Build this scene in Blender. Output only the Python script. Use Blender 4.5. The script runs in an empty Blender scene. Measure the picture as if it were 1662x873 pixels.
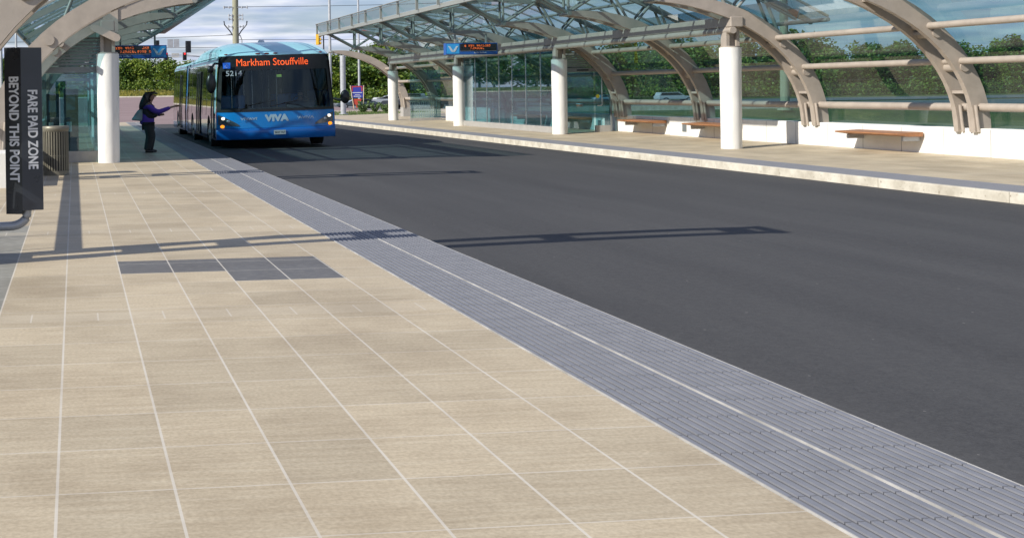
import bpy, bmesh, math, random
from mathutils import Vector, Matrix
random.seed(7)
R = math.radians
sc = bpy.context.scene
COL = sc.collection
# ------------------------------------------------------------------ camera
cam_d = bpy.data.cameras.new('camera'); cam = bpy.data.objects.new('camera', cam_d); COL.objects.link(cam)
YAW, ROLL, FPX, WPX = math.atan(215/2080), .0145, 2080.0, 1662.0
Fv = Vector((math.sin(YAW), math.cos(YAW), 0)); Rv = Vector((math.cos(YAW), -math.sin(YAW), 0)); Uv = Vector((0, 0, 1))
U2 = math.cos(ROLL)*Uv + math.sin(ROLL)*Rv; R2 = math.cos(ROLL)*Rv - math.sin(ROLL)*Uv
M3 = Matrix((R2, U2, -Fv)).transposed()
cam.matrix_world = Matrix.Translation((0, 0, 1.6)) @ M3.to_4x4()
cam_d.sensor_fit = 'HORIZONTAL'; cam_d.sensor_width = 36; cam_d.lens = FPX/WPX*36
cam_d.shift_x = (831-336)/WPX; cam_d.shift_y = -(436.5-149)/WPX
cam_d.clip_start = .05; cam_d.clip_end = 5000
sc.camera = cam
# ------------------------------------------------------------------ sky and sun
SUN = Vector((-1.42, -.58, 1.0)).normalized()
el = math.asin(SUN.z); az = math.atan2(SUN.x, SUN.y)
w = bpy.data.worlds.new('World'); sc.world = w; w.use_nodes = True
nt = w.node_tree; nt.nodes.clear()
def N(nt, t, **k):
    n = nt.nodes.new(t)
    for a, b in k.items():
        if a in ('loc',): continue
        try: setattr(n, a, b)
        except Exception: n.inputs[a].default_value = b
    return n
out = N(nt, 'ShaderNodeOutputWorld'); bg = N(nt, 'ShaderNodeBackground'); bg.inputs[1].default_value = .074
sky = N(nt, 'ShaderNodeTexSky', sky_type='NISHITA'); sky.sun_disc = False; sky.sun_elevation = el; sky.sun_rotation = az
sky.air_density = 1.0; sky.dust_density = .8; sky.ozone_density = 1.2
tc = N(nt, 'ShaderNodeTexCoord')
# cloud layer: project the view direction on a flat ceiling so clouds flatten towards the horizon
sep = N(nt, 'ShaderNodeSeparateXYZ'); nt.links.new(tc.outputs['Generated'], sep.inputs[0])
mx = N(nt, 'ShaderNodeMath', operation='MAXIMUM'); nt.links.new(sep.outputs[2], mx.inputs[0]); mx.inputs[1].default_value = 0
ad = N(nt, 'ShaderNodeMath', operation='ADD'); nt.links.new(mx.outputs[0], ad.inputs[0]); ad.inputs[1].default_value = .09
dx = N(nt, 'ShaderNodeMath', operation='DIVIDE'); nt.links.new(sep.outputs[0], dx.inputs[0]); nt.links.new(ad.outputs[0], dx.inputs[1])
dy = N(nt, 'ShaderNodeMath', operation='DIVIDE'); nt.links.new(sep.outputs[1], dy.inputs[0]); nt.links.new(ad.outputs[0], dy.inputs[1])
cmb = N(nt, 'ShaderNodeCombineXYZ'); nt.links.new(dx.outputs[0], cmb.inputs[0]); nt.links.new(dy.outputs[0], cmb.inputs[1])
n1 = N(nt, 'ShaderNodeTexNoise'); n1.inputs['Scale'].default_value = 1.15; n1.inputs['Detail'].default_value = 7; n1.inputs['Roughness'].default_value = .52
nt.links.new(cmb.outputs[0], n1.inputs['Vector'])
n2 = N(nt, 'ShaderNodeTexNoise'); n2.inputs['Scale'].default_value = 2.6; n2.inputs['Detail'].default_value = 6
nt.links.new(cmb.outputs[0], n2.inputs['Vector'])
r1 = N(nt, 'ShaderNodeValToRGB'); r1.color_ramp.elements[0].position = .37; r1.color_ramp.elements[1].position = .56
r1.color_ramp.elements[0].color = (.25, .25, .25, 1); nt.links.new(n1.outputs[0], r1.inputs[0])
r2 = N(nt, 'ShaderNodeValToRGB'); r2.color_ramp.elements[0].position = .35; r2.color_ramp.elements[1].position = .66
r2.color_ramp.elements[0].color = (5.9, 6.9, 9.6, 1); r2.color_ramp.elements[1].color = (10.6, 10.9, 11.6, 1)
nt.links.new(n2.outputs[0], r2.inputs[0])
elv = N(nt, 'ShaderNodeMapRange'); elv.interpolation_type = 'SMOOTHSTEP'; nt.links.new(sep.outputs[2], elv.inputs[0])
elv.inputs[1].default_value = .16; elv.inputs[2].default_value = .60; elv.inputs[3].default_value = 1; elv.inputs[4].default_value = .22   # broken cloud low down, clearer overhead
cf = N(nt, 'ShaderNodeMath', operation='MULTIPLY'); nt.links.new(r1.outputs[0], cf.inputs[0]); nt.links.new(elv.outputs[0], cf.inputs[1])
tn = N(nt, 'ShaderNodeMixRGB', blend_type='MULTIPLY'); tn.inputs[0].default_value = 1; tn.inputs[2].default_value = (.80, .93, 1.28, 1); nt.links.new(sky.outputs[0], tn.inputs[1])
mix = N(nt, 'ShaderNodeMixRGB'); nt.links.new(cf.outputs[0], mix.inputs[0]); nt.links.new(tn.outputs[0], mix.inputs[1]); nt.links.new(r2.outputs[0], mix.inputs[2])
nt.links.new(mix.outputs[0], bg.inputs[0]); nt.links.new(bg.outputs[0], out.inputs[0])
sd = bpy.data.lights.new('sun', 'SUN'); sd.energy = 4.9; sd.angle = R(.53); sd.color = (1, .95, .86)
so = bpy.data.objects.new('sun', sd); COL.objects.link(so); so.rotation_euler = SUN.to_track_quat('Z', 'Y').to_euler(); so.location = (-30, -10, 30)
sc.view_settings.view_transform = 'Standard'; sc.view_settings.look = 'None'; sc.view_settings.exposure = .28; sc.view_settings.gamma = 1
sc.cycles.max_bounces = 7; sc.cycles.transparent_max_bounces = 24; sc.cycles.glossy_bounces = 4; sc.cycles.diffuse_bounces = 3
sc.cycles.caustics_reflective = False; sc.cycles.caustics_refractive = False; sc.cycles.sample_clamp_indirect = 4
sc.cycles.use_denoising = True
# ------------------------------------------------------------------ materials
MATS = {}
def new_mat(name):
    m = bpy.data.materials.new(name); m.use_nodes = True; nt = m.node_tree
    b = nt.nodes['Principled BSDF']; MATS[name] = m; return m, nt, b
def pmat(name, col, rough=.5, metal=0, var=.12, scale=6, bump=0, bscale=40, coat=0, emit=None, spec=None, stretch=(1,1,1)):
    """principled surface with two scales of mottling in the thing's own coordinates"""
    m, nt, b = new_mat(name); L = nt.links.new
    b.inputs['Roughness'].default_value = rough; b.inputs['Metallic'].default_value = metal
    if coat: b.inputs['Coat Weight'].default_value = coat; b.inputs['Coat Roughness'].default_value = .04
    if spec is not None: b.inputs['Specular IOR Level'].default_value = spec
    t = N(nt, 'ShaderNodeTexCoord'); mp = N(nt, 'ShaderNodeMapping'); mp.inputs['Scale'].default_value = stretch; L(t.outputs['Object'], mp.inputs[0])
    n = N(nt, 'ShaderNodeTexNoise'); n.inputs['Scale'].default_value = scale; n.inputs['Detail'].default_value = 6; n.inputs['Roughness'].default_value = .6; L(mp.outputs[0], n.inputs['Vector'])
    r = N(nt, 'ShaderNodeMapRange'); r.inputs[1].default_value = .3; r.inputs[2].default_value = .7; r.inputs[3].default_value = 1-var; r.inputs[4].default_value = 1+var; L(n.outputs[0], r.inputs[0])
    v = N(nt, 'ShaderNodeVectorMath', operation='SCALE'); v.inputs[0].default_value = col[:3]; L(r.outputs[0], v.inputs['Scale']); L(v.outputs[0], b.inputs['Base Color'])
    rr = N(nt, 'ShaderNodeMapRange'); rr.inputs[1].default_value = .3; rr.inputs[2].default_value = .7; rr.inputs[3].default_value = max(.02, rough*.8); rr.inputs[4].default_value = min(1, rough*1.2); L(n.outputs[0], rr.inputs[0]); L(rr.outputs[0], b.inputs['Roughness'])
    if bump:
        n3 = N(nt, 'ShaderNodeTexNoise'); n3.inputs['Scale'].default_value = bscale; n3.inputs['Detail'].default_value = 4; L(mp.outputs[0], n3.inputs['Vector'])
        bp = N(nt, 'ShaderNodeBump'); bp.inputs['Strength'].default_value = bump; bp.inputs['Distance'].default_value = .01; L(n3.outputs[0], bp.inputs['Height']); L(bp.outputs[0], b.inputs['Normal'])
    if emit:
        b.inputs['Emission Color'].default_value = (*emit[:3], 1); b.inputs['Emission Strength'].default_value = emit[3]
    return m
def glass(name, tint, diff=0, diffcol=(.8, .85, .85), refl=(.9, .95, 1), rough=.01, ior=1.5, boost=1.0):
    """thin sheet glass: tinted see-through + fresnel mirror + a little frit that catches the sun"""
    m, nt, b = new_mat(name); L = nt.links.new; nt.nodes.remove(b); o = nt.nodes['Material Output']
    tr = N(nt, 'ShaderNodeBsdfTransparent'); tr.inputs[0].default_value = (*tint, 1)
    gl = N(nt, 'ShaderNodeBsdfGlossy'); gl.inputs[0].default_value = (*refl, 1); gl.inputs['Roughness'].default_value = rough
    g = N(nt, 'ShaderNodeNewGeometry'); dt = N(nt, 'ShaderNodeVectorMath', operation='DOT_PRODUCT'); L(g.outputs['Normal'], dt.inputs[0]); L(g.outputs['Incoming'], dt.inputs[1])
    def M_(op, a_, b_=None):   # Schlick reflectance of a sheet, the same from both sides
        n_ = N(nt, 'ShaderNodeMath', operation=op)
        for i_, q_ in enumerate((a_, b_)):
            if q_ is None: continue
            if hasattr(q_, 'links'): L(q_, n_.inputs[i_])
            else: n_.inputs[i_].default_value = q_
        return n_
    c_ = M_('SUBTRACT', 1.0, M_('ABSOLUTE', dt.outputs['Value']).outputs[0]); p_ = M_('POWER', c_.outputs[0], 5.0); f_ = M_('MULTIPLY_ADD', p_.outputs[0], .93); f_.inputs[2].default_value = .07
    mu = M_('MULTIPLY', f_.outputs[0], boost); mu.use_clamp = True
    a = tr.outputs[0]
    if diff:
        df = N(nt, 'ShaderNodeBsdfDiffuse'); df.inputs[0].default_value = (*diffcol, 1)
        ts = N(nt, 'ShaderNodeBsdfTranslucent'); ts.inputs[0].default_value = (*diffcol, 1)
        m2 = N(nt, 'ShaderNodeMixShader'); m2.inputs[0].default_value = .45; L(df.outputs[0], m2.inputs[1]); L(ts.outputs[0], m2.inputs[2])
        m1 = N(nt, 'ShaderNodeMixShader'); m1.inputs[0].default_value = diff; L(a, m1.inputs[1]); L(m2.outputs[0], m1.inputs[2]); a = m1.outputs[0]
    mxs = N(nt, 'ShaderNodeMixShader'); L(mu.outputs[0], mxs.inputs[0]); L(a, mxs.inputs[1]); L(gl.outputs[0], mxs.inputs[2]); L(mxs.outputs[0], o.inputs[0])
    return m
STEEL = pmat('canopy_steel_paint', (.37, .32, .27), .42, var=.11, scale=3.5, bump=.08)
STEEL2 = pmat('strut_steel_paint', (.255, .265, .24), .35, var=.06, scale=3)
DSTEEL = pmat('dark_frame_metal', (.05, .055, .06), .35, .4)
ALU = pmat('brushed_aluminium', (.55, .56, .56), .3, .8, var=.08, scale=10)
GALV = pmat('galvanised_pole', (.42, .44, .46), .5, .3, var=.12, scale=4)
CONC = pmat('white_column_concrete', (.76, .75, .71), .75, var=.10, scale=3, bump=.2, bscale=60, stretch=(2.5, 2.5, .5))
GCONC = pmat('grey_base_concrete', (.34, .33, .31), .8, var=.12, scale=5, bump=.3, bscale=50)
WCONC = pmat('white_wall_concrete', (.75, .74, .70), .8, var=.06, scale=2.5, bump=.2)
WOOD = pmat('bench_wood', (.33, .15, .065), .5, var=.25, scale=8, stretch=(3, .6, 3))
BLACK = pmat('black_plastic', (.012, .012, .013), .35, var=.2)
TYRE = pmat('tyre_rubber', (.018, .018, .02), .8, var=.2, bump=.3)
RIM = pmat('wheel_rim', (.5, .5, .52), .3, .8)
BUSBLUE = pmat('bus_blue_paint', (.008, .245, .66), .3, var=.05, scale=1.2, coat=.25)
BUSDEEP = pmat('bus_deep_blue_paint', (.006, .14, .48), .32, var=.06, scale=1.2, coat=.2)
BUSCYAN = pmat('bus_roof_cyan_paint', (.50, .82, .90), .35, var=.05, scale=1.2, coat=.3)
BUSGLASS = pmat('bus_side_window_glass', (.012, .016, .018), .03, var=0, coat=1, spec=.9)
BUSINT = pmat('bus_interior_grey', (.025, .03, .033), .7)
WINDSCREEN = glass('bus_windscreen_glass', (.66, .76, .78), refl=(.7, .9, 1), boost=.55)
GROOF = glass('canopy_roof_glass', (.44, .64, .68), diff=.07, diffcol=(.45, .62, .62), boost=1.0)
GEDGE = glass('edge_lip_glass', (.50, .64, .62), boost=.9)
GCLEAR = glass('clear_lip_glass', (.66, .80, .80), boost=1.0)
GWALL = glass('arch_wall_glass', (.30, .50, .54), diff=.03, diffcol=(.4, .6, .6), boost=1.1)
GROOM = glass('shelter_glass', (.60, .78, .81), diff=.02, diffcol=(.2, .5, .6), boost=1.3)
GFRIT = glass('fritted_side_glass', (.34, .60, .68), diff=.30, diffcol=(.30, .74, .82), boost=1.2)
LOUV = pmat('louvre_grey_metal', (.22, .24, .25), .45, .3)
BIN = pmat('bin_bronze_metal', (.20, .185, .14), .45, .35, var=.08)
SIGNM = pmat('sign_dark_slate', (.035, .042, .055), .32, var=.08, coat=.2)
SIGNM2 = pmat('sign_black_panel', (.016, .019, .024), .30, var=.08, coat=.2)
WHITE = pmat('white_lettering', (.72, .73, .74), .5, var=.03)
SILV = pmat('silver_lettering', (.55, .66, .74), .35, .2, var=.05)
VMSB = pmat('sign_blue', (.015, .09, .34), .4, var=.05)
VMSC = pmat('sign_bright_blue', (.04, .33, .72), .4, var=.05)
LED = pmat('orange_led', (.5, .08, .02), .5, var=0, emit=(1, .12, .02, .95))
LEDT = pmat('small_orange_led', (.9, .2, .05), .5, var=0, emit=(1, .20, .05, .75))
ICON = pmat('accessibility_blue', (.02, .16, .75), .4, emit=(.03, .2, .9, .25))
HEADL = pmat('lit_headlamp', (.9, .9, .85), .2, emit=(1, .88, .7, 1.4))
AMBER = pmat('lit_amber_lamp', (.9, .4, .05), .2, emit=(1, .30, .01, 1.2))
REDL = pmat('lit_red_signal', (.8, .02, .02), .3, emit=(1, .03, .03, 1.4))
MARKR = pmat('roof_marker_lens', (.25, .02, .01), .3)
YEL = pmat('signal_yellow', (.70, .42, .03), .45)
ORG = pmat('barrel_orange', (.75, .12, .04), .5)
GREEN_ST = pmat('green_sticker', (.5, .7, .12), .5)
YST = pmat('yellow_sticker', (.75, .68, .05), .5)
POLEWOOD = pmat('weathered_pole_wood', (.30, .30, .21), .85, var=.2, scale=5, stretch=(3, 3, .3))
SKIN = pmat('skin', (.32, .18, .12), .55, var=.04)
HAIR = pmat('black_hair', (.006, .005, .006), .4, var=.3, scale=20)
PURP = pmat('purple_knit', (.085, .035, .30), .85, var=.12, scale=12, bump=.3)
DARKC = pmat('dark_jacket_cloth', (.012, .010, .016), .8, var=.25, scale=10, bump=.3)
TROU = pmat('charcoal_trousers', (.018, .020, .022), .85, var=.25, scale=8, bump=.4)
SHOE = pmat('dark_shoe_leather', (.012, .011, .012), .5)
BAGM = pmat('silver_grey_bag', (.20, .27, .28), .45, var=.2)
SHIRT = pmat('pale_blue_shirt', (.50, .74, .76), .8)
SLATE = pmat('name_grey_glass_film', (.15, .17, .18), .4)
# ------------------------------------------------------------------ mesh helpers
class MB:
    def __init__(s): s.v = []; s.f = []; s.sm = []
    def add(s, vs, fs, smooth=False):
        o = len(s.v); s.v += [tuple(v) for v in vs]; s.f += [tuple(i+o for i in f) for f in fs]; s.sm += [smooth]*len(fs); return s
    def box(s, x0, x1, y0, y1, z0, z1):
        vs = [(x, y, z) for z in (z0, z1) for y in (y0, y1) for x in (x0, x1)]
        return s.add(vs, [(0, 2, 3, 1), (4, 5, 7, 6), (0, 1, 5, 4), (2, 6, 7, 3), (0, 4, 6, 2), (1, 3, 7, 5)])
    def tube(s, pts, r, seg=8, caps=True, ry=None):
        pts = [Vector(p) for p in pts]; n = len(pts); rs = r if isinstance(r, (list, tuple)) else [r]*n
        vs = []; ref = Vector((0, 0, 1))
        for i, p in enumerate(pts):
            t = (pts[min(i+1, n-1)]-pts[max(i-1, 0)]).normalized()
            rf = ref if abs(t.dot(ref)) < .95 else Vector((0, 1, 0))
            a = t.cross(rf).normalized(); b = t.cross(a)
            for k in range(seg):
                c = math.cos(2*math.pi*k/seg); d = math.sin(2*math.pi*k/seg)
                vs.append(p+a*c*rs[i]+b*d*rs[i])
        fs = [(i*seg+k, i*seg+(k+1) % seg, (i+1)*seg+(k+1) % seg, (i+1)*seg+k) for i in range(n-1) for k in range(seg)]
        s.add(vs, fs, True)
        if caps:
            s.add(vs[:seg], [tuple(range(seg))[::-1]]); s.add(vs[-seg:], [tuple(range(seg))])
        return s
    def cyl(s, p0, p1, r, seg=16, r1=None): return s.tube([p0, p1], [r, r if r1 is None else r1], seg)
    def ribbon(s, pts, depth, y0, y1):
        """box-section member following pts (x,z) in the XZ plane; depth per point, between y0 and y1"""
        n = len(pts); P = [Vector((p[0], 0, p[1])) for p in pts]; dp = depth if isinstance(depth, (list, tuple)) else [depth]*n
        vs = []
        for i, p in enumerate(P):
            t = (P[min(i+1, n-1)]-P[max(i-1, 0)]).normalized(); nn = Vector((-t.z, 0, t.x))
            for sgn, y in ((-.5, y0), (.5, y0), (.5, y1), (-.5, y1)):
                q = p+nn*dp[i]*sgn; vs.append((q.x, y, q.z))
        fs = [(i*4+k, i*4+(k+1) % 4, (i+1)*4+(k+1) % 4, (i+1)*4+k) for i in range(n-1) for k in range(4)]
        fs += [(3, 2, 1, 0), tuple((n-1)*4+k for k in range(4))]
        return s.add(vs, fs)
    def prism(s, poly, y0, y1, axis='y'):
        n = len(poly)
        if axis == 'y': vs = [(a, y0, b) for a, b in poly]+[(a, y1, b) for a, b in poly]
        elif axis == 'x': vs = [(y0, a, b) for a, b in poly]+[(y1, a, b) for a, b in poly]
        else: vs = [(a, b, y0) for a, b in poly]+[(a, b, y1) for a, b in poly]
        return s.add(vs, [tuple(range(n)), tuple(range(2*n-1, n-1, -1))]+[(i, i+n, (i+1) % n+n, (i+1) % n) for i in range(n)])
    def ball(s, c, r, seg=12, rings=8, sc_=(1, 1, 1)):
        vs = []; c = Vector(c)
        for i in range(rings+1):
            ph = math.pi*i/rings
            for k in range(seg):
                th = 2*math.pi*k/seg
                vs.append((c.x+r*sc_[0]*math.sin(ph)*math.cos(th), c.y+r*sc_[1]*math.sin(ph)*math.sin(th), c.z+r*sc_[2]*math.cos(ph)))
        return s.add(vs, [(i*seg+k, (i+1)*seg+k, (i+1)*seg+(k+1) % seg, i*seg+(k+1) % seg) for i in range(rings) for k in range(seg)], True)
    def grid(s, rows, smooth=True):
        m = len(rows); n = len(rows[0]); vs = [p for r in rows for p in r]
        return s.add(vs, [(i*n+j, i*n+j+1, (i+1)*n+j+1, (i+1)*n+j) for i in range(m-1) for j in range(n-1)], smooth)
    def build(s, name, mat, parent=None, loc=None, bevel=0, solid=0):
        me = bpy.data.meshes.new(name); me.from_pydata([tuple(v) for v in s.v], [], s.f); me.validate()
        bm = bmesh.new(); bm.from_mesh(me); 
        bmesh.ops.recalc_face_normals(bm, faces=bm.faces); bm.to_mesh(me); bm.free()
        if len(me.polygons) == len(s.sm): me.polygons.foreach_set('use_smooth', s.sm)
        me.materials.append(mat)
        o = bpy.data.objects.new(name, me); COL.objects.link(o)
        if loc: o.location = loc
        if parent: o.parent = parent
        if bevel:
            b = o.modifiers.new('bevel', 'BEVEL'); b.width = bevel; b.segments = 2; b.limit_method = 'ANGLE'; b.angle_limit = R(40)
        if solid:
            b = o.modifiers.new('solid', 'SOLIDIFY'); b.thickness = solid; b.offset = 0
        return o
def tag(o, label=None, cat=None, group=None, kind=None):
    for k, v in (('label', label), ('category', cat), ('group', group), ('kind', kind)):
        if v: o[k] = v
    return o
def empty(name, loc, label=None, cat=None, group=None, rz=0):
    o = bpy.data.objects.new(name, None); COL.objects.link(o); o.location = loc; o.rotation_euler.z = rz; o.empty_display_size = .3
    return tag(o, label, cat, group)
def copy_tree(o, parent=None):
    c = o.copy(); COL.objects.link(c)
    if parent: c.parent = parent
    for ch in list(o.children): copy_tree(ch, c)
    return c
def text_mesh(body, size, sx=1.0, ext=.002, align='CENTER', bold=0.0):
    cu = bpy.data.curves.new('t', 'FONT'); cu.body = body; cu.size = size; cu.align_x = align; cu.align_y = 'CENTER'; cu.extrude = ext; cu.offset = bold
    to = bpy.data.objects.new('t', cu); COL.objects.link(to); bpy.context.view_layer.update()
    me = bpy.data.meshes.new_from_object(to.evaluated_get(bpy.context.evaluated_depsgraph_get()))
    COL.objects.unlink(to); bpy.data.objects.remove(to)
    for v in me.vertices: v.co.x *= sx
    return me
def text(name, body, size, mat, parent, matrix, sx=1.0, ext=.002, bold=0.0, align='CENTER', label=None):
    """flat lettering: text plane mapped by matrix (text x, y, normal z -> parent space)"""
    me = text_mesh(body, size, sx, ext, align, 0)
    if bold:   # heavier strokes: the same glyphs laid over each other a hair apart
        bm = bmesh.new(); k = 0
        for ox, oy in ((0, 0), (1, 0), (-1, 0), (0, 1), (0, -1), (.7, .7), (-.7, .7), (.7, -.7), (-.7, -.7)):
            t = me.copy(); t.transform(Matrix.Translation((ox*bold, oy*bold, k*.00006))); bm.from_mesh(t); bpy.data.meshes.remove(t); k += 1
        bm.to_mesh(me); bm.free()
    me.materials.clear(); me.materials.append(mat)
    me.transform(matrix); me.name = name
    o = bpy.data.objects.new(name, me); COL.objects.link(o); o.parent = parent
    if label: o['label'] = label
    return o
FACE_CAM = lambda x, y, z: Matrix(((1, 0, 0, x), (0, 0, -1, y), (0, 1, 0, z), (0, 0, 0, 1)))   # reads from -Y side
# ------------------------------------------------------------------ terrain
def sm(t): t = max(0., min(1., t)); return t*t*(3-2*t)
def hgt(x, y):
    lf = -.17+1.10*sm((y-78)/95)
    if y > 168: lf += .75*sm((y-168)/16)
    rt = -.17-.5*sm((y-80)/45)-.8*sm((y-110)/90)*sm((x-46)/24)
    if y > 245: rt += 1.2*sm((y-245)/25)
    k = sm((x-20)/12); v = lf*(1-k)+rt*k
    if x > 21 and y < 80: v = -.17-.8*sm((x-22)/25)*(1-sm((y-60)/30)*.2)
    return v
def sheet(name, x0, x1, y0, y1, step, dz, mat, kind='structure', hf=hgt):
    nx = max(1, round((x1-x0)/step)); ny = max(1, round((y1-y0)/step)); m = MB()
    m.grid([[(x0+(x1-x0)*i/nx, y0+(y1-y0)*j/ny, hf(x0+(x1-x0)*i/nx, y0+(y1-y0)*j/ny)+dz) for i in range(nx+1)] for j in range(ny+1)])
    return tag(m.build(name, mat), kind=kind)
def wmat(name, rough=.85):
    m, nt, b = new_mat(name); L = nt.links.new; b.inputs['Roughness'].default_value = rough
    g = N(nt, 'ShaderNodeNewGeometry'); return m, nt, b, L, g
def noise(nt, vec, scale, det=5, stretch=None, rough=.6):
    L = nt.links.new
    if stretch: mp = N(nt, 'ShaderNodeMapping'); mp.inputs['Scale'].default_value = stretch; L(vec, mp.inputs[0]); vec = mp.outputs[0]
    n = N(nt, 'ShaderNodeTexNoise'); n.inputs['Scale'].default_value = scale; n.inputs['Detail'].default_value = det; n.inputs['Roughness'].default_value = rough; L(vec, n.inputs['Vector']); return n.outputs[0]
def ramp(nt, fac, stops):
    r = N(nt, 'ShaderNodeValToRGB'); cr = r.color_ramp
    while len(cr.elements) < len(stops): cr.elements.new(.5)
    for e, (p, c) in zip(cr.elements, stops): e.position = p; e.color = (*c, 1)
    nt.links.new(fac, r.inputs[0]); return r.outputs[0]
def mth(nt, op, a, b=None, clamp=False):
    n = N(nt, 'ShaderNodeMath', operation=op); n.use_clamp = clamp
    for i, q in enumerate((a, b)):
        if q is None: continue
        if hasattr(q, 'links'): nt.links.new(q, n.inputs[i])
        else: n.inputs[i].default_value = q
    return n.outputs[0]
def mixc(nt, f, a, b):
    n = N(nt, 'ShaderNodeMixRGB')
    for i, q in enumerate((f, a, b)):
        if hasattr(q, 'links'): nt.links.new(q, n.inputs[i])
        elif i == 0: n.inputs[0].default_value = q
        else: n.inputs[i].default_value = (*q, 1)
    return n.outputs[0]
# grass
GRASS, nt, b, L, g = wmat('rough_grass', 1.0)
c = ramp(nt, noise(nt, g.outputs['Position'], .35, 6), [(.3, (.035, .07, .012)), (.5, (.085, .12, .02)), (.68, (.20, .19, .045))])
c2 = ramp(nt, noise(nt, g.outputs['Position'], 6, 4), [(.3, (.45, .45, .45)), (.7, (1.3, 1.3, 1.2))])
mm = N(nt, 'ShaderNodeMixRGB', blend_type='MULTIPLY'); mm.inputs[0].default_value = 1; L(c, mm.inputs[1]); L(c2, mm.inputs[2]); L(mm.outputs[0], b.inputs[0])
# asphalt of the busway
ASPH, nt, b, L, g = wmat('busway_asphalt', .8); P = g.outputs['Position']
f = noise(nt, P, 1.0, 5, (1.3, .10, 1)); fine = noise(nt, P, 55, 3)
c = ramp(nt, f, [(.3, (.034, .033, .033)), (.5, (.044, .043, .043)), (.7, (.056, .055, .054))])
c = mixc(nt, mth(nt, 'MULTIPLY', ramp(nt, noise(nt, P, 13, 6, None, .75), [(.42, (0, 0, 0)), (.7, (1, 1, 1))]), .38), c, (.095, .093, .090))
c = mixc(nt, mth(nt, 'MULTIPLY', ramp(nt, noise(nt, P, .55, 4, (1, .25, 1)), [(.5, (0, 0, 0)), (.72, (1, 1, 1))]), .40), c, (.030, .030, .031))
c = mixc(nt, mth(nt, 'MULTIPLY', ramp(nt, fine, [(.35, (0, 0, 0)), (.75, (1, 1, 1))]), .35), c, (.11, .11, .11))
v = N(nt, 'ShaderNodeTexVoronoi'); v.inputs['Scale'].default_value = 3.2; L(P, v.inputs['Vector'])
spk = mth(nt, 'LESS_THAN', v.outputs['Distance'], .035); c = mixc(nt, mth(nt, 'MULTIPLY', spk, .55), c, (.25, .24, .22))
L(c, b.inputs[0]); b.inputs['Specular IOR Level'].default_value = .35
bp = N(nt, 'ShaderNodeBump'); bp.inputs['Strength'].default_value = .5; bp.inputs['Distance'].default_value = .006; L(fine, bp.inputs['Height']); L(bp.outputs[0], b.inputs['Normal'])
# old roads
def road_mat(name, c0, c1):
    m, nt, b, L, g = wmat(name, .9)
    f = noise(nt, g.outputs['Position'], .5, 6, (.25, 1, 1)); L(ramp(nt, f, [(.3, c0), (.7, c1)]), b.inputs[0]); return m
PINK = road_mat('old_pinkish_asphalt', (.215, .15, .145), (.285, .205, .20))
GREYR = road_mat('grey_road_asphalt', (.13, .13, .135), (.20, .20, .205))
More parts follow.
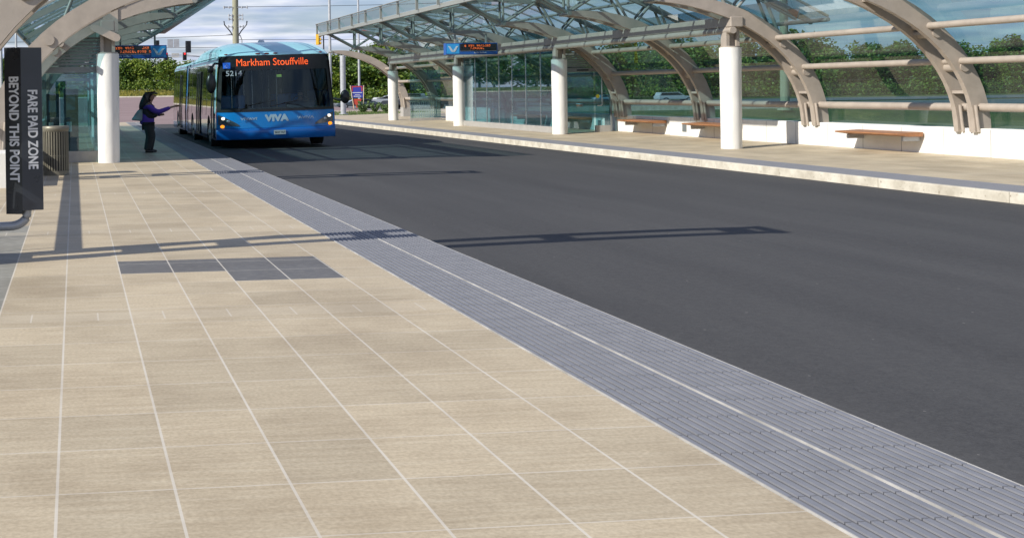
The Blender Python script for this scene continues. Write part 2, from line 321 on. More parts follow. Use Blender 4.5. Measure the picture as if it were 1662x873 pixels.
# platform tiles
def tile_mat(name, joints0, pitch, sign=1, far=False):
    m, nt, b, L, g = wmat(name, .62); P = g.outputs['Position']
    s = N(nt, 'ShaderNodeSeparateXYZ'); L(P, s.inputs[0]); X, Y = s.outputs[0], s.outputs[1]
    st = noise(nt, P, 1.0, 7, (1.9, 20, 1), .68)
    base = ramp(nt, st, [(.28, (.42, .345, .235)), (.5, (.49, .41, .285)), (.72, (.55, .475, .345))])
    sp = ramp(nt, noise(nt, P, 48, 3), [(.35, (.86, .85, .83)), (.62, (1.06, 1.06, 1.05))]); ms = N(nt, 'ShaderNodeMixRGB', blend_type='MULTIPLY'); ms.inputs[0].default_value = 1; L(base, ms.inputs[1]); L(sp, ms.inputs[2]); base = ms.outputs[0]
    # tone of each tile: cell index noise
    ix = mth(nt, 'FLOOR', mth(nt, 'DIVIDE', mth(nt, 'SUBTRACT', X, joints0), pitch)); iy = mth(nt, 'FLOOR', mth(nt, 'DIVIDE', mth(nt, 'SUBTRACT', Y, .20), .62))
    cb = N(nt, 'ShaderNodeCombineXYZ'); L(ix, cb.inputs[0]); L(iy, cb.inputs[1]); wn = N(nt, 'ShaderNodeTexWhiteNoise', noise_dimensions='2D'); L(cb.outputs[0], wn.inputs['Vector'])
    tone = N(nt, 'ShaderNodeMapRange'); tone.inputs[3].default_value = .88; tone.inputs[4].default_value = 1.09; L(wn.outputs['Value'], tone.inputs[0])
    sca = N(nt, 'ShaderNodeVectorMath', operation='SCALE'); L(base, sca.inputs[0]); L(tone.outputs[0], sca.inputs['Scale']); base = sca.outputs[0]
    def line(coord, off, per, half):
        a = mth(nt, 'SUBTRACT', coord, off); a = mth(nt, 'DIVIDE', a, per); a = mth(nt, 'FRACT', a); a = mth(nt, 'SUBTRACT', a, .5); a = mth(nt, 'ABSOLUTE', a); a = mth(nt, 'SUBTRACT', .5, a); a = mth(nt, 'MULTIPLY', a, per)
        return mth(nt, 'LESS_THAN', a, half)
    dark = None
    if not far:
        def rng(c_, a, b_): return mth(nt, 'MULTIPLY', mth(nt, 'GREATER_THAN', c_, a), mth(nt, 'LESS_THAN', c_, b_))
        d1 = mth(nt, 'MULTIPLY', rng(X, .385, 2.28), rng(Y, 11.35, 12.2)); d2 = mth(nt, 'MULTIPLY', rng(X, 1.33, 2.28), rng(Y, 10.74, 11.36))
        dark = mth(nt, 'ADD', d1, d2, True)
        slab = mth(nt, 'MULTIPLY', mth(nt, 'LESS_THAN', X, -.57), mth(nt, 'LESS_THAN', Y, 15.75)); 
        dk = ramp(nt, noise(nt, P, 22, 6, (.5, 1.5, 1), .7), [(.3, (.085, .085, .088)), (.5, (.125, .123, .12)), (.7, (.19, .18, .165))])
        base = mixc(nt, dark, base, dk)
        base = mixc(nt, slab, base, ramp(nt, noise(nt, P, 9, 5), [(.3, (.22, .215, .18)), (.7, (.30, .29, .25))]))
    # light band rows every bay, with half-tile ticks
    ay = mth(nt, 'FRACT', mth(nt, 'DIVIDE', mth(nt, 'SUBTRACT', Y, 14.68), 5.62)); band = mth(nt, 'LESS_THAN', ay, .32/5.62)
    base = mixc(nt, mth(nt, 'MULTIPLY', band, .30), base, (.56, .49, .37))
    jx = line(X, joints0, pitch, .0062); tick = mth(nt, 'MULTIPLY', line(X, joints0+pitch/2, pitch, .006), band)
    jy = line(Y, .20, .62, .005)
    base = mixc(nt, mth(nt, 'MULTIPLY', jy, .62), base, (.62, .58, .5)); base = mixc(nt, mth(nt, 'MULTIPLY', mth(nt, 'MAXIMUM', mth(nt, 'MULTIPLY', jx, .9), mth(nt, 'MULTIPLY', tick, .7)), .85), base, (.62, .58, .50))
    dirt = ramp(nt, noise(nt, P, .8, 9, None, .7), [(.36, (.82, .80, .78)), (.55, (1.0, 1.0, 1.0))])
    mm = N(nt, 'ShaderNodeMixRGB', blend_type='MULTIPLY'); mm.inputs[0].default_value = 1; L(base, mm.inputs[1]); L(dirt, mm.inputs[2]); L(mm.outputs[0], b.inputs[0])
    return m
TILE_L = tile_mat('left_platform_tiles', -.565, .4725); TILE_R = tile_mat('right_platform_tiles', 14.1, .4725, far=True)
TACT, nt, b, L, g = wmat('tactile_paving', .6)
L(ramp(nt, noise(nt, g.outputs['Position'], 7, 5, (1, .5, 1)), [(.3, (.13, .133, .148)), (.7, (.175, .178, .195))]), b.inputs[0])
TACTG = pmat('tactile_bar', (.20, .205, .225), .55, var=.1)
JOINT = pmat('pale_joint', (.36, .35, .33), .8, var=.3, scale=4)
KERBM, nt, b, L, g = wmat('pale_kerb_concrete', .8)
c = ramp(nt, noise(nt, g.outputs['Position'], 3, 6), [(.3, (.42, .38, .30)), (.7, (.66, .62, .52))])
L(mixc(nt, ramp(nt, noise(nt, g.outputs['Position'], 14, 3), [(.62, (0, 0, 0)), (.72, (1, 1, 1))]), c, (.30, .25, .18)), b.inputs[0])

GROUND = sheet('ground', -260, 420, -20, 620, 4, -.06, GRASS)
m = MB(); m.grid([[(-4500, -4500, -3), (4500, -4500, -3)], [(-4500, 4500, -3), (4500, 4500, -3)]]); tag(m.build('terrain', GRASS), kind='structure')
flat = lambda x, y: 0.0
m = MB(); m.box(3.68, 13.26, -6, 70, -.3, -.15); tag(m.build('busway_road', ASPH), kind='structure')
sheet('crossing_road', -120, 32, 70, 170, 4, -.0, PINK)
sheet('side_road', 22, 330, 150, 190, 4, .03, GREYR)
sheet('street_behind_shelter', 24, 330, 96, 150, 4, .02, GREYR)
sheet('far_road', 60, 400, 205, 245, 4, .03, GREYR)
# platforms
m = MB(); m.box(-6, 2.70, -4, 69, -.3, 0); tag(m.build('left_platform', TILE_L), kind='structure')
def tactile(name, x0, x1, y0, y1, xj):
    m = MB(); m.box(x0, x1, y0, y1, -.3, -.006); o = tag(m.build(name, TACT), kind='structure')
    m = MB(); n = round((x1-x0)/.05)
    for i in range(n):
        xa = x0+(x1-x0)*(i+.22)/n; xb = x0+(x1-x0)*(i+.78)/n
        y = y0
        while y < y1: m.box(xa, xb, y, min(y+.292, y1), -.004, .004); y += .30
    m.build('tactile_bars', TACTG, o)
    m = MB()
    for x in xj: m.box(x-.0035, x+.0035, y0, y1, -.006, .0055)
    m.build('joint_line', JOINT, o)
    return o
tactile('left_tactile_strip', 2.70, 3.70, -4, 69, (2.712, 3.21, 3.69))
tactile('right_tactile_strip', 13.33, 14.20, -4, 78, (14.19,))
m = MB(); m.box(14.2, 16.4, -4, 78, -.3, 0)
m.add([(16.4, -4, 0), (16.4, 78, 0), (22, 78, .14), (22, -4, .14), (22, -4, -.6), (22, 78, -.6), (16.4, 78, -.3), (16.4, -4, -.3)], [(0, 1, 2, 3), (3, 2, 5, 4), (0, 3, 4, 7), (1, 6, 5, 2)])
tag(m.build('right_platform', TILE_R), kind='structure')
m = MB(); y = -4
while y < 78:
    m.box(13.22, 13.33, y, y+2.985, -.3, .004); y += 3.0
tag(m.build('right_kerb', KERBM, bevel=.012), kind='structure')
m = MB(); m.box(-6, 3.7, 69, 69.35, -.3, .01); tag(m.build('platform_end_kerb', KERBM), kind='structure')
m = MB(); m.box(14.2, 24, 78, 78.3, -.3, .01); m.box(14.0, 60, 95, 95.3, -.5, hgt(20, 95)+.1); tag(m.build('road_kerb', KERBM), kind='structure')
m = MB(); m.grid([[(x, 170+a, hgt(x, 170)+b_) for a, b_ in ((0, 0), (0, .16), (.8, .16))] for x in range(-120, 31, 5)]); tag(m.build('far_kerb', KERBM), kind='structure')
# ------------------------------------------------------------------ canopies
BAY = 11.3
def arch_d(z): return -2+4.2*math.sqrt(max(0, 1-((z-.55)/3.15)**2))
def arch_pts(t0=0., t1=1., n=18):
    """back arch, d (towards the back) against z: from the low wall up to above the columns"""
    out = []
    for i in range(n+1):
        a = (t0+(t1-t0)*i/n)*math.pi/2
        out.append((-2+4.2*math.cos(a), .55+3.15*math.sin(a)))
    return out
ROOF = [(-3.4, 4.50), (-2.9, 4.60), (-2.3, 4.64), (-1.6, 4.62), (-.9, 4.52), (-.3, 4.36), (.3, 4.12), (.9, 3.84), (1.5, 3.54), (2.15, 3.20)]
def build_canopy(side, X0, cols, mids, opens, y_roof, label):
    sx = -1 if side == 'L' else 1
    root = empty('station_canopy', (X0, cols[0], 0), label, 'canopy', 'two station canopies')
    Y0 = cols[0]
    fx = lambda p: (p[0]*sx, p[1])
    def rib(Y, closed):
        m = MB(); pts = [fx(p) for p in arch_pts()]; dep = [.36]*12+[.34, .32, .30, .27, .22, .17, .12]
        for dy in (-.25, .25): m.ribbon(pts, dep, Y-Y0+dy-.06, Y-Y0+dy+.06)
        # splice plates joining the two members
        for i in (3, 8, 12, 17):
            if i < len(pts): x, z = pts[i]; m.box(x-.16, x+.16, Y-Y0-.19, Y-Y0+.19, z-.03, z+.03)
        r = m.build('rib', STEEL, root)
        for i in (5, 8):
            x, z = pts[i]; m = MB(); m.cyl((x, Y-Y0-.34, z), (x, Y-Y0+.34, z), .10, 20); m.build('boss', STEEL, r)
        x, z = pts[-1]; m = MB(); m.cyl((x, Y-Y0-.36, z), (x, Y-Y0+.36, z), .065, 12)
        m.build('pin', STEEL2, r)
        # slim uprights at the foot of the arch, between wall top and handrail
        for k, dd in enumerate((-.34, -.12, .12, .34)): m = MB(); m.cyl((pts[0][0]-sx*.12, Y-Y0+dd, .55), (pts[2][0]-sx*.12, Y-Y0+dd, 1.10), .035, 8); m.build('foot_strut', STEEL, r)
    def truss(Y):
        m = MB(); y = Y-Y0
        for dy in (-.17, .17):
            p = lambda d, z: (d*sx, y+dy, z)
            m.tube([p(-1.97, 3.72), p(-1.97, 4.60)], .042, 8); m.tube([p(-1.97, 3.72), p(-3.35, 4.46)], .055, 8)
            m.tube([p(-1.97, 3.72), p(-.75, 4.46)], .04, 8); m.tube([p(-.05, 3.30), p(-.75, 4.46)], .04, 8)
            m.tube([p(-.05, 3.30), p(.55, 3.98)], .04, 8); m.tube([p(1.2, 2.78), p(.75, 3.88)], .04, 8)
        for d, z in ((-3.38, 4.46), (-1.97, 3.72), (-.75, 4.46), (-.05, 3.30)): m.cyl((d*sx, y-.26, z), (d*sx, y+.26, z), .065, 10)
        m.build('strut_frame', STEEL2, root)
        m = MB(); m.ribbon([fx((a, b-.10)) for a, b in ROOF], [.10, .14]+[.16]*6+[.14, .1], y-.055, y+.055); m.build('roof_rib', STEEL2, root)
    for Y in opens:
        rib(Y, False)
        if Y in (12.35, 70.2): m = MB(); m.box(sorted((2.0*sx, 2.4*sx))[0], sorted((2.0*sx, 2.4*sx))[1], Y-Y0-.33, Y-Y0+.33, -.1, .56); m.build('pedestal', GCONC, root)
    for Y in cols+mids: rib(Y, True); truss(Y)
    for Y in cols:
        m = MB(); seg = 32
        m.tube([(0, Y-Y0, 0), (0, Y-Y0, 1.2), (0, Y-Y0, 2.5)], [.250, .252, .262], seg); c = m.build('column', CONC, root)
        m = MB(); m.cyl((0, Y-Y0, 2.5), (0, Y-Y0, 2.535), .235, 24); m.box(-.17, -.09, Y-Y0-.14, Y-Y0+.14, 2.53, 3.0); m.box(.09, .17, Y-Y0-.14, Y-Y0+.14, 2.53, 3.0); m.box(-.09, .09, Y-Y0-.03, Y-Y0+.03, 2.53, 3.0)
        if side == 'L':   # angled bracket plate with its round boss
            m.prism([(.26, 2.92), (.27, 2.80), (.15, 2.77), (-.36, 3.02), (-.42, 3.10), (-.36, 3.16), (-.22, 3.14)], Y-Y0-.40, Y-Y0-.34)
            m.cyl((.20, Y-Y0-.43, 2.85), (.20, Y-Y0-.33, 2.85), .085, 20); m.box(-.1, .24, Y-Y0-.34, Y-Y0-.30, 2.98, 3.52)
        m.build('column_bracket', STEEL, c)
    # long beams over the columns: box girder and a round tube under it
    ys, ye = min(cols+mids)-.35-Y0, max(cols+mids)+.35-Y0
    m = MB(); m.box(-.16, .16, ys, ye, 3.0, 3.25); m.build('beam', STEEL, root, bevel=.02)
    m = MB(); m.cyl((-.10*sx, ys, 2.92), (-.10*sx, ye, 2.92), .085, 14); m.build('beam_tube', STEEL, root)
    # roof glass in bays with thin glazing bars
    a, b_ = y_roof
    m = MB(); m.grid([[(p[0]*sx, a-Y0, p[1]), (p[0]*sx, b_-Y0, p[1])] for p in ROOF]); m.build('roof_glass', GROOF, root)
    m = MB(); n = round((b_-a)/1.4)
    for i in range(n+1):
        y = a+(b_-a)*i/n-Y0; m.ribbon([fx((p[0], p[1]+.02)) for p in ROOF], .05, y-.028, y+.028)
    m.build('glazing_bars', STEEL2, root)
    m = MB()
    for i in (0, 2, 4, 6, 9): p = ROOF[i]; m.cyl((p[0]*sx, a-Y0, p[1]-.06), (p[0]*sx, b_-Y0, p[1]-.06), .055 if i in (0, 9) else .045, 10)
    m.build('purlins', STEEL2, root)
    # grey louvred strip and upstand along the edge towards the road
    m = MB(); k = 0; y = a-Y0
    if side == 'L':
        while y < b_-Y0-.1:
            m.box(-3.02*sx, -3.40*sx, y+.03, min(y+.92, b_-Y0), 4.60, 4.615) if sx > 0 else m.box(3.02, 3.40, y+.03, min(y+.92, b_-Y0), 4.36, 4.375)
            y += .95
        m.build('soffit_panels', pmat('soffit_bronze', (.22, .17, .14), .5), root)
        m = MB(); m.box(3.40, 3.52, a-Y0, b_-Y0, 4.36, 4.58); m.build('edge_gutter', DSTEEL, root)
    else:
        m.box(-3.48, -3.36, a-Y0, b_-Y0, 4.40, 4.55); m.build('edge_gutter', STEEL2, root)
    m = MB(); m.grid([[(-3.42*sx, a-Y0, 4.57), (-3.42*sx, b_-Y0, 4.57)], [(-3.62*sx, a-Y0, 5.0), (-3.62*sx, b_-Y0, 5.0)]]); m.build('edge_glass', GEDGE, root)
    m = MB(); m.cyl((-3.62*sx, a-Y0, 5.02), (-3.62*sx, b_-Y0, 5.02), .022, 8); m.cyl((-3.58*sx, a-Y0, 4.93), (-3.58*sx, b_-Y0, 4.93), .014, 6)
    n = round((b_-a)/2.8)
    for i in range(n+1): y = a+(b_-a)*i/n-Y0; m.box(min(-3.50*sx, -3.60*sx), max(-3.50*sx, -3.60*sx), y-.025, y+.025, 4.50, 5.05)
    m.build('edge_rail', STEEL2, root)
    # arched wall glass behind the columns, with three horizontal rails
    wy0, wy1 = (a, b_) if side == 'L' else (min(opens), b_)
    ap = arch_pts(.0, .684, 12)
    m = MB(); m.grid([[((p[0]+.22*math.cos(i/12*1.075))*sx, wy0-Y0, p[1]+.22*math.sin(i/12*1.075)), ((p[0]+.22*math.cos(i/12*1.075))*sx, wy1-Y0, p[1]+.22*math.sin(i/12*1.075))] for i, p in enumerate(ap)])
    m.build('wall_glass', GWALL, root)
    full0, full1 = min(cols+mids+opens)-Y0, max(cols+mids+(opens if side == 'R' else []))-Y0
    for z, rr in ((1.05, .085), (2.0, .07), (2.72, .07)):
        m = MB(); x = arch_d(z)
        m.cyl(((x+(.02 if side == 'R' or z > 1.2 else .20))*sx, full0 if (side == 'R' or z < 1.2) else -.6, z), ((x+(.02 if side == 'R' or z > 1.2 else .20))*sx, full1, z), rr, 12)
        m.build('wall_rail', STEEL, root)
    if side == 'L':
        m = MB(); y = 12.9
        while y < 23.6: m = MB(); m.cyl((-2.33, y-Y0, -.05), (-2.33, y-Y0, 1.0), .012, 6); m.build('baluster', STEEL2, root); y += 1.3
    return root
LC = [29.6, 40.9, 52.2]; RC = [30.3, 41.6, 52.9, 64.2]
canL = build_canopy('L', .77, LC, [35.25, 46.55, 57.85], [23.75, 12.35], (29.0, 60.5), 'curved glass and steel canopy over the left platform')
canR = build_canopy('R', 16.2, RC, [35.95, 47.25, 58.55], [24.65, 13.35, 70.2], (29.6, 66.0), 'long glass and steel canopy with truss arms over the right platform')
# ------------------------------------------------------------------ low walls and benches
def low_wall(X0, X1, y0, y1, z1, label, outlet=None, cap=None):
    r = empty('low_wall', ((X0+X1)/2, y0, 0), label, 'wall', 'white low walls under the canopy arches')
    hx = abs(X1-X0)/2; m = MB(); m.box(-hx, hx, 0, y1-y0, -.1, z1); w_ = m.build('wall_block', WCONC, r, bevel=.012)
    if outlet is not None:
        m = MB(); m.box(-hx-.012, -hx-.002, outlet-y0-.13, outlet-y0+.13, .18, .40); m.build('recess_plate', SLATE, r)
    m = MB(); y = .0
    for k in range(1, int((y1-y0)/1.4)+1): m.box(-hx-.003, -hx-.001, k*1.4-.006, k*1.4+.006, 0, z1-.02)
    m.build('panel_joints', pmat('wall_joint_grey', (.25, .25, .24), .9) if 'wall_joint_grey' not in MATS else MATS['wall_joint_grey'], r)  # thin dark grey strips marking the joints between wall panels
    return r
low_wall(18.30, 18.75, 24, 38.0, .62, 'white low wall with a dark recess behind the second wooden bench', outlet=37.0)
low_wall(18.42, 18.75, 38.0, 42.3, .60, 'white low wall between the glass room and the first outdoor bench')
low_wall(18.30, 18.75, 42.6, 52.5, .62, 'white low wall inside the glass waiting room', outlet=43.3)
low_wall(17.85, 18.75, 52.9, 60.5, .72, 'white low wall at the far end of the right canopy')
low_wall(18.30, 18.75, 12.8, 24, .62, 'white low wall nearest the camera on the right platform')
low_wall(-1.60, -1.17, 22.2, 60, .60, 'low wall along the back of the left platform')
bench = empty('bench', (18.30, 37.4, 0), 'wooden bench on the white wall, just right of the glass waiting room', 'bench', 'wooden wall benches')
def bench_parts(root, ln):
    m = MB(); m.prism([(-.62, .445), (-.62, .475), (-.02, .50), (-.02, .40), (-.35, .40)], 0, ln); m.build('seat', WOOD, root, bevel=.008)
    for q in (.12, ln-.2): m = MB(); m.box(-.40, -.02, q, q+.08, .30, .40); m.build('bracket', GALV, root)
bench_parts(bench, 2.3); bench.location = (18.40, 38.35, 0)
for (x, y, lb) in ((18.28, 33.6, 'wooden bench on the white wall, beside the rightmost white column'), (18.28, 43.9, 'wooden bench inside the glass room, nearest its open door'), (18.28, 48.4, 'wooden bench inside the glass room, at its far end'), (18.28, 26.0, 'wooden bench on the white wall, nearest the camera')):
    c = copy_tree(bench); c.location = (x, y, 0); c['label'] = lb
# ------------------------------------------------------------------ glass waiting rooms
def glass_room(side, X0, ya, yb, label, npan):
    sx = -1 if side == 'L' else 1
    r = empty('glass_waiting_room', (X0, ya, 0), label, 'glass shelter', 'glass waiting rooms'); ln = yb-ya
    B = lambda m, a, b_, *q: m.box(min(a*sx, b_*sx), max(a*sx, b_*sx), *q)
    m = MB(); B(m, .10, .24, .3, ln, 0, .22); m.build('base', GCONC, r, bevel=.01)
    for i in range(npan):
        y0 = .3+(ln-.3)*i/npan; y1 = .3+(ln-.3)*(i+1)/npan
        m = MB(); B(m, .165, .18, y0+.012, y1-.012, .22, 2.86); m.build('glass_panel', GFRIT if side == 'L' else GROOM, r)
    m = MB()
    for i in range(npan+1):
        y = .3+(ln-.3)*i/npan; B(m, .15, .195, y-.012, y+.012, .22, 2.86)
    B(m, .14, .20, .3, ln, 2.82, 2.88)
    m.build('mullions', ALU, r)
    m = MB(); B(m, .185, .192, .3, ln, 1.95, 1.962); B(m, .185, .192, .3, ln, 1.18, 1.19); m.build('glass_joint', DSTEEL, r)
    # end walls across the platform: fixed glass, header, louvre panel, frame
    for k, y in enumerate((0, ln)):
        e = MB()
        hb = [(2.02, .55+.02)]
        dmax = 1.98
        m = MB(); B(m, .12, dmax, y-.06, y+.06, 2.08, 2.22); B(m, .12, .19, y-.05, y+.05, 0, 2.08); B(m, dmax-.06, dmax, y-.05, y+.05, .0, 2.08); fr = m.build('end_frame', LOUV, r)
        m = MB()
        for q in range(9):
            z = 2.25+q*.075; dm = arch_d(z)-.20
            if dm > .3: B(m, .14, dm, y-.05+.02, y+.03, z, z+.05)
        m.build('louvre', LOUV, r)
        m = MB(); B(m, 1.40, dmax, y-.045, y+.045, 0, .26); 
        if side == 'L': B(m, .24, 1.3, y-.045, y+.045, 0, .26)
        m.build('end_base', GCONC, r)
        m = MB(); B(m, .22, 1.35, y-.008, y+.008, .26 if side == 'L' else .02, 2.06); m.build('door_glass', GROOM, r)
        m = MB(); B(m, 1.42, dmax-.06, y-.028, y-.012, .26, 2.06); m.build('end_glass', GROOM, r)
        if side == 'R' and k == 0:
            m = MB(); m.tube([(1.62, y-.07, .95), (1.62, y-.07, 2.0)], .018, 8); m.tube([(1.62, y-.07, .95), (1.45, y-.07, .93)], .018, 8); m.build('door_handle', ALU, r)
            m = MB(); m.cyl((1.48, y-.05, 1.25), (1.48, y-.04, 1.25), .065, 20); m.build('round_sticker', YST, r)
            m = MB(); m.box(.75, 1.15, y-.09, y-.06, 2.12, 2.16); m.build('door_sensor', BLACK, r)
    return r
roomR = glass_room('R', 16.2, 42.0, 52.7, 'tall glass waiting room between the white columns on the right platform', 7)
roomL = glass_room('L', .77, 30.0, 51.5, 'glass waiting room behind the white column on the left platform', 14)
text('glass_lettering', 'viva', .10, SIGNM, roomL, Matrix(((0, 0, 1, -.150), (1, 0, 0, .75), (0, 1, 0, 1.52), (0, 0, 0, 1))), 1.3)
# end screen with rails beyond the far low wall
es = empty('glass_end_screen', (16.2, 61.5, 0), 'glass screen with a slim bar railing at the far end of the right platform', 'glass screen')
m = MB(); m.box(.15, 1.75, -.03, .03, 0, .16); m.build('base', GCONC, es)
m = MB(); m.box(.17, 1.70, -.008, .008, .16, 2.5); m.build('glass_panel', GCLEAR, es)
m = MB()
for i in range(14): x = .25+i*.11; m.cyl((x, .25, .1), (x, .25, .95), .012, 6)
m.cyl((.2, .25, .97), (1.75, .25, .97), .025, 8); m.cyl((.2, .25, 1.22), (1.75, .25, 1.22), .02, 8); m.cyl((1.55, .25, .0), (1.55, .25, 1.1), .03, 8)
m.build('railing', ALU, es)
# fare machines seen through the left glass
def machine(x, y, h, wd, label):
    r = empty('fare_machine', (x, y, 0), label, 'fare machine', 'machines inside the left glass room')
    m = MB(); m.prism([(-.22, 0), (-.22, h*.55), (-.15, h*.62), (-.15, h), (.22, h), (.22, 0)], -wd/2, wd/2, 'x'); m.build('housing', SIGNM2, r, bevel=.015)
    m = MB(); m.box(-wd*.3, wd*.3, -.17, -.156, h*.68, h*.88); m.build('screen', pmat('dim_screen', (.05, .10, .14), .2) if 'dim_screen' not in MATS else MATS['dim_screen'], r)
    m = MB(); m.box(-wd*.32, wd*.05, -.24, -.225, h*.35, h*.5); m.build('coin_panel', ALU, r)
    return r
machine(-.10, 34.0, 1.72, .38, 'black fare machine with a lettered front inside the left glass room'); machine(-.62, 36.5, 1.6, .36, 'black fare machine behind the first one, inside the left glass room')
# ------------------------------------------------------------------ station signs
def vms(x, y, z, wd, hg, logo_left, lines, label):
    r = empty('passenger_sign', (x, y, z), label, 'sign', 'blue electronic signs under the canopies')
    m = MB(); m.box(-wd/2, wd/2, 0, .30, 0, hg); m.build('housing', VMSB, r, bevel=.012)
    lx = -wd/2+.03 if logo_left else wd/2-.03-hg*1.12; lw = hg*1.12
    m = MB(); m.box(lx, lx+lw, -.008, -.001, .04, hg-.03); p = m.build('logo_panel', VMSC, r)
    cx_ = lx+lw/2; cz = hg*.5; k = hg*.36
    lgo = MB()   # the soft V mark: two leaf-shaped strokes that meet at the foot
    lft = [(-1.25, .62), (-1.0, .72), (-.7, .62), (-.42, .2), (-.05, -.28), (.05, -.62), (-.15, -.75), (-.45, -.62), (-.72, -.2), (-.95, .3)]
    lgo.prism([(cx_+a*k, cz+b_*k) for a, b_ in lft], -.016, -.009); lgo.prism([(cx_-a*k+.01, cz+b_*k) for a, b_ in lft][::-1], -.018, -.0105)
    lgo.build('v_mark', SILV, p)
    dx0, dx1 = (lx+lw+.03, wd/2-.04) if logo_left else (-wd/2+.04, lx-.03)
    m = MB(); m.box(dx0, dx1, -.008, -.001, hg*.34, hg-.03); d = m.build('display', SIGNM2, r)
    m = MB(); m.box(dx0, dx1, -.010, -.001, hg*.30, hg*.325); m.build('silver_strip', ALU, r)
    rnd = random.Random(3); m = MB(); ds = hg*.032
    for row, (s0, s1, zz) in enumerate(lines):
        xx = dx0+(dx1-dx0)*s0
        while xx < dx0+(dx1-dx0)*s1:
            if rnd.random() > .16:   # one dot-matrix character
                for a in range(4):
                    for b_ in range(5):
                        if rnd.random() > .45: m.box(xx+a*ds*1.1, xx+a*ds*1.1+ds*.8, -.012, -.009, hg*zz+b_*ds*1.15, hg*zz+b_*ds*1.15+ds*.8)
            xx += ds*5.6
    m.build('led_characters', LEDT, d)
    m = MB(); xx = (dx0+dx1)/2-.16 if logo_left else dx0+(dx1-dx0)*.16   # a line of lettering too small to read
    for q in range(13):
        if q != 5: m.box(xx+q*.036, xx+q*.036+.022, -.003, -.001, hg*.12, hg*(.20 if q % 3 else .23))
    m.build('route_lettering', SILV, r)
    m = MB(); m.box(-wd*.3-.03, -wd*.3+.03, .12, .18, hg, hg+.35); m.box(wd*.3-.03, wd*.3+.03, .12, .18, hg, hg+.35); m.build('hanger', STEEL2, r)
    return r
vms(2.05, 41.3, 2.70, 1.86, .42, False, ((.02, .55, .70), (.80, .98, .70), (.25, .62, .42), (.68, .98, .42)), 'blue electronic sign with V logo at its right end, hanging beside the bus')
vms(14.72, 46.4, 2.83, 1.98, .43, True, ((.12, .88, .68), (.28, .66, .46)), 'blue electronic sign with V logo at its left end, over the right platform')
def totem(x, y, z0, z1, wd, label, pipe=True, flip=False, rz=0):
    r = empty('fare_zone_sign', (x, y, 0), label, 'sign', 'tall dark fare zone signs', rz)
    h = z1-z0; hw = wd/2
    m = MB(); m.prism([(-hw, .05), (-.02, 0), (-.02, .12), (-hw, .12)], z0-.035, z1, 'z'); 
    # slanted foot: the left leaf hangs lower at its outer edge
    a = m.build('sign_leaf', SIGNM2, r)
    m = MB(); m.prism([(-.02, 0), (hw, .05), (hw, .12), (-.02, .12)], z0, z1, 'z'); b_ = m.build('sign_leaf', SIGNM, r)
    def rot(x_, y_, z_, ang):   # lettering turned 90 degrees clockwise, lying on the leaf
        T = Matrix.Translation((x_, y_, z_)) @ Matrix.Rotation(ang, 4, 'Z') @ Matrix(((0, 1, 0, 0), (0, 0, -1, 0), (-1, 0, 0, 0), (0, 0, 0, 1)))
        return T
    an = math.atan2(.05, hw)
    text('lettering', 'BEYOND THIS POINT', wd*.37, WHITE, a, rot(-hw*.53, .05*.46-.004, z0+h*.49+.015, -an), 1.0*h*.655/ (wd*.37*9.65), .001, .0036)
    text('lettering', 'FARE PAID ZONE', wd*.37, WHITE, b_, rot(hw*.47, .05*.46-.004, z0+h*.497, an), 1.0*h*.52/(wd*.37*8.2), .001, .0036)
    if pipe:
        m = MB(); pts = [(hw*.10, .10, z0+.3), (hw*.10, .10, z0-.02)]+[(hw*.10-.17+.17*math.cos(t), .10, z0-.04-.12*math.sin(t)) for t in [i*math.pi/16 for i in range(1, 9)]]+[(-1.5, .10, z0-.19)]
        m.tube(pts, .045, 14); m.cyl((-1.5, .10, z0-.19), (-1.5, .10, 0), .06, 14); m.build('support_pipe', GALV, r)
    return r
totem(-.505, 12.75, .455, 2.06, .365, 'tall dark sign reading FARE PAID ZONE BEYOND THIS POINT on the left platform')
totem(17.05, 56.0, .55, 2.15, .42, 'small distant dark FARE PAID ZONE sign behind a right platform column', pipe=False, rz=-.75)
# ------------------------------------------------------------------ litter bin
r = empty('litter_bin', (-.385, 25.45, 0), 'round slatted bronze litter bin beside the left glass room', 'litter bin')
m = MB(); m.tube([(0, 0, .0), (0, 0, .09)], [.255, .255], 32); m.build('base', BIN, r); m = MB(); m.tube([(0, 0, .86), (0, 0, .90), (0, 0, .955), (0, 0, .965)], [.255, .272, .275, .262], 32); m.build('rim', BIN, r)
m = MB()
for i in range(30):
    a = 2*math.pi*i/30; x, y = .248*math.cos(a), .248*math.sin(a); tx, ty = -math.sin(a)*.014, math.cos(a)*.014; ox, oy = math.cos(a)*.006, math.sin(a)*.006
    vs = [(x+s*tx+q*ox, y+s*ty+q*oy, z) for z in (.09, .86) for s, q in ((-1, -1), (1, -1), (1, 1), (-1, 1))]
    m.add(vs, [(0, 1, 5, 4), (1, 2, 6, 5), (2, 3, 7, 6), (3, 0, 4, 7)])
for z in (.36, .39): m.tube([(.243*math.cos(t*math.pi/16), .243*math.sin(t*math.pi/16), z) for t in range(33)], .007, 6, False)
m.build('slats', BIN, r)
m = MB(); m.tube([(0, 0, .05), (0, 0, .85)], [.205, .215], 24); m.build('liner', BLACK, r)
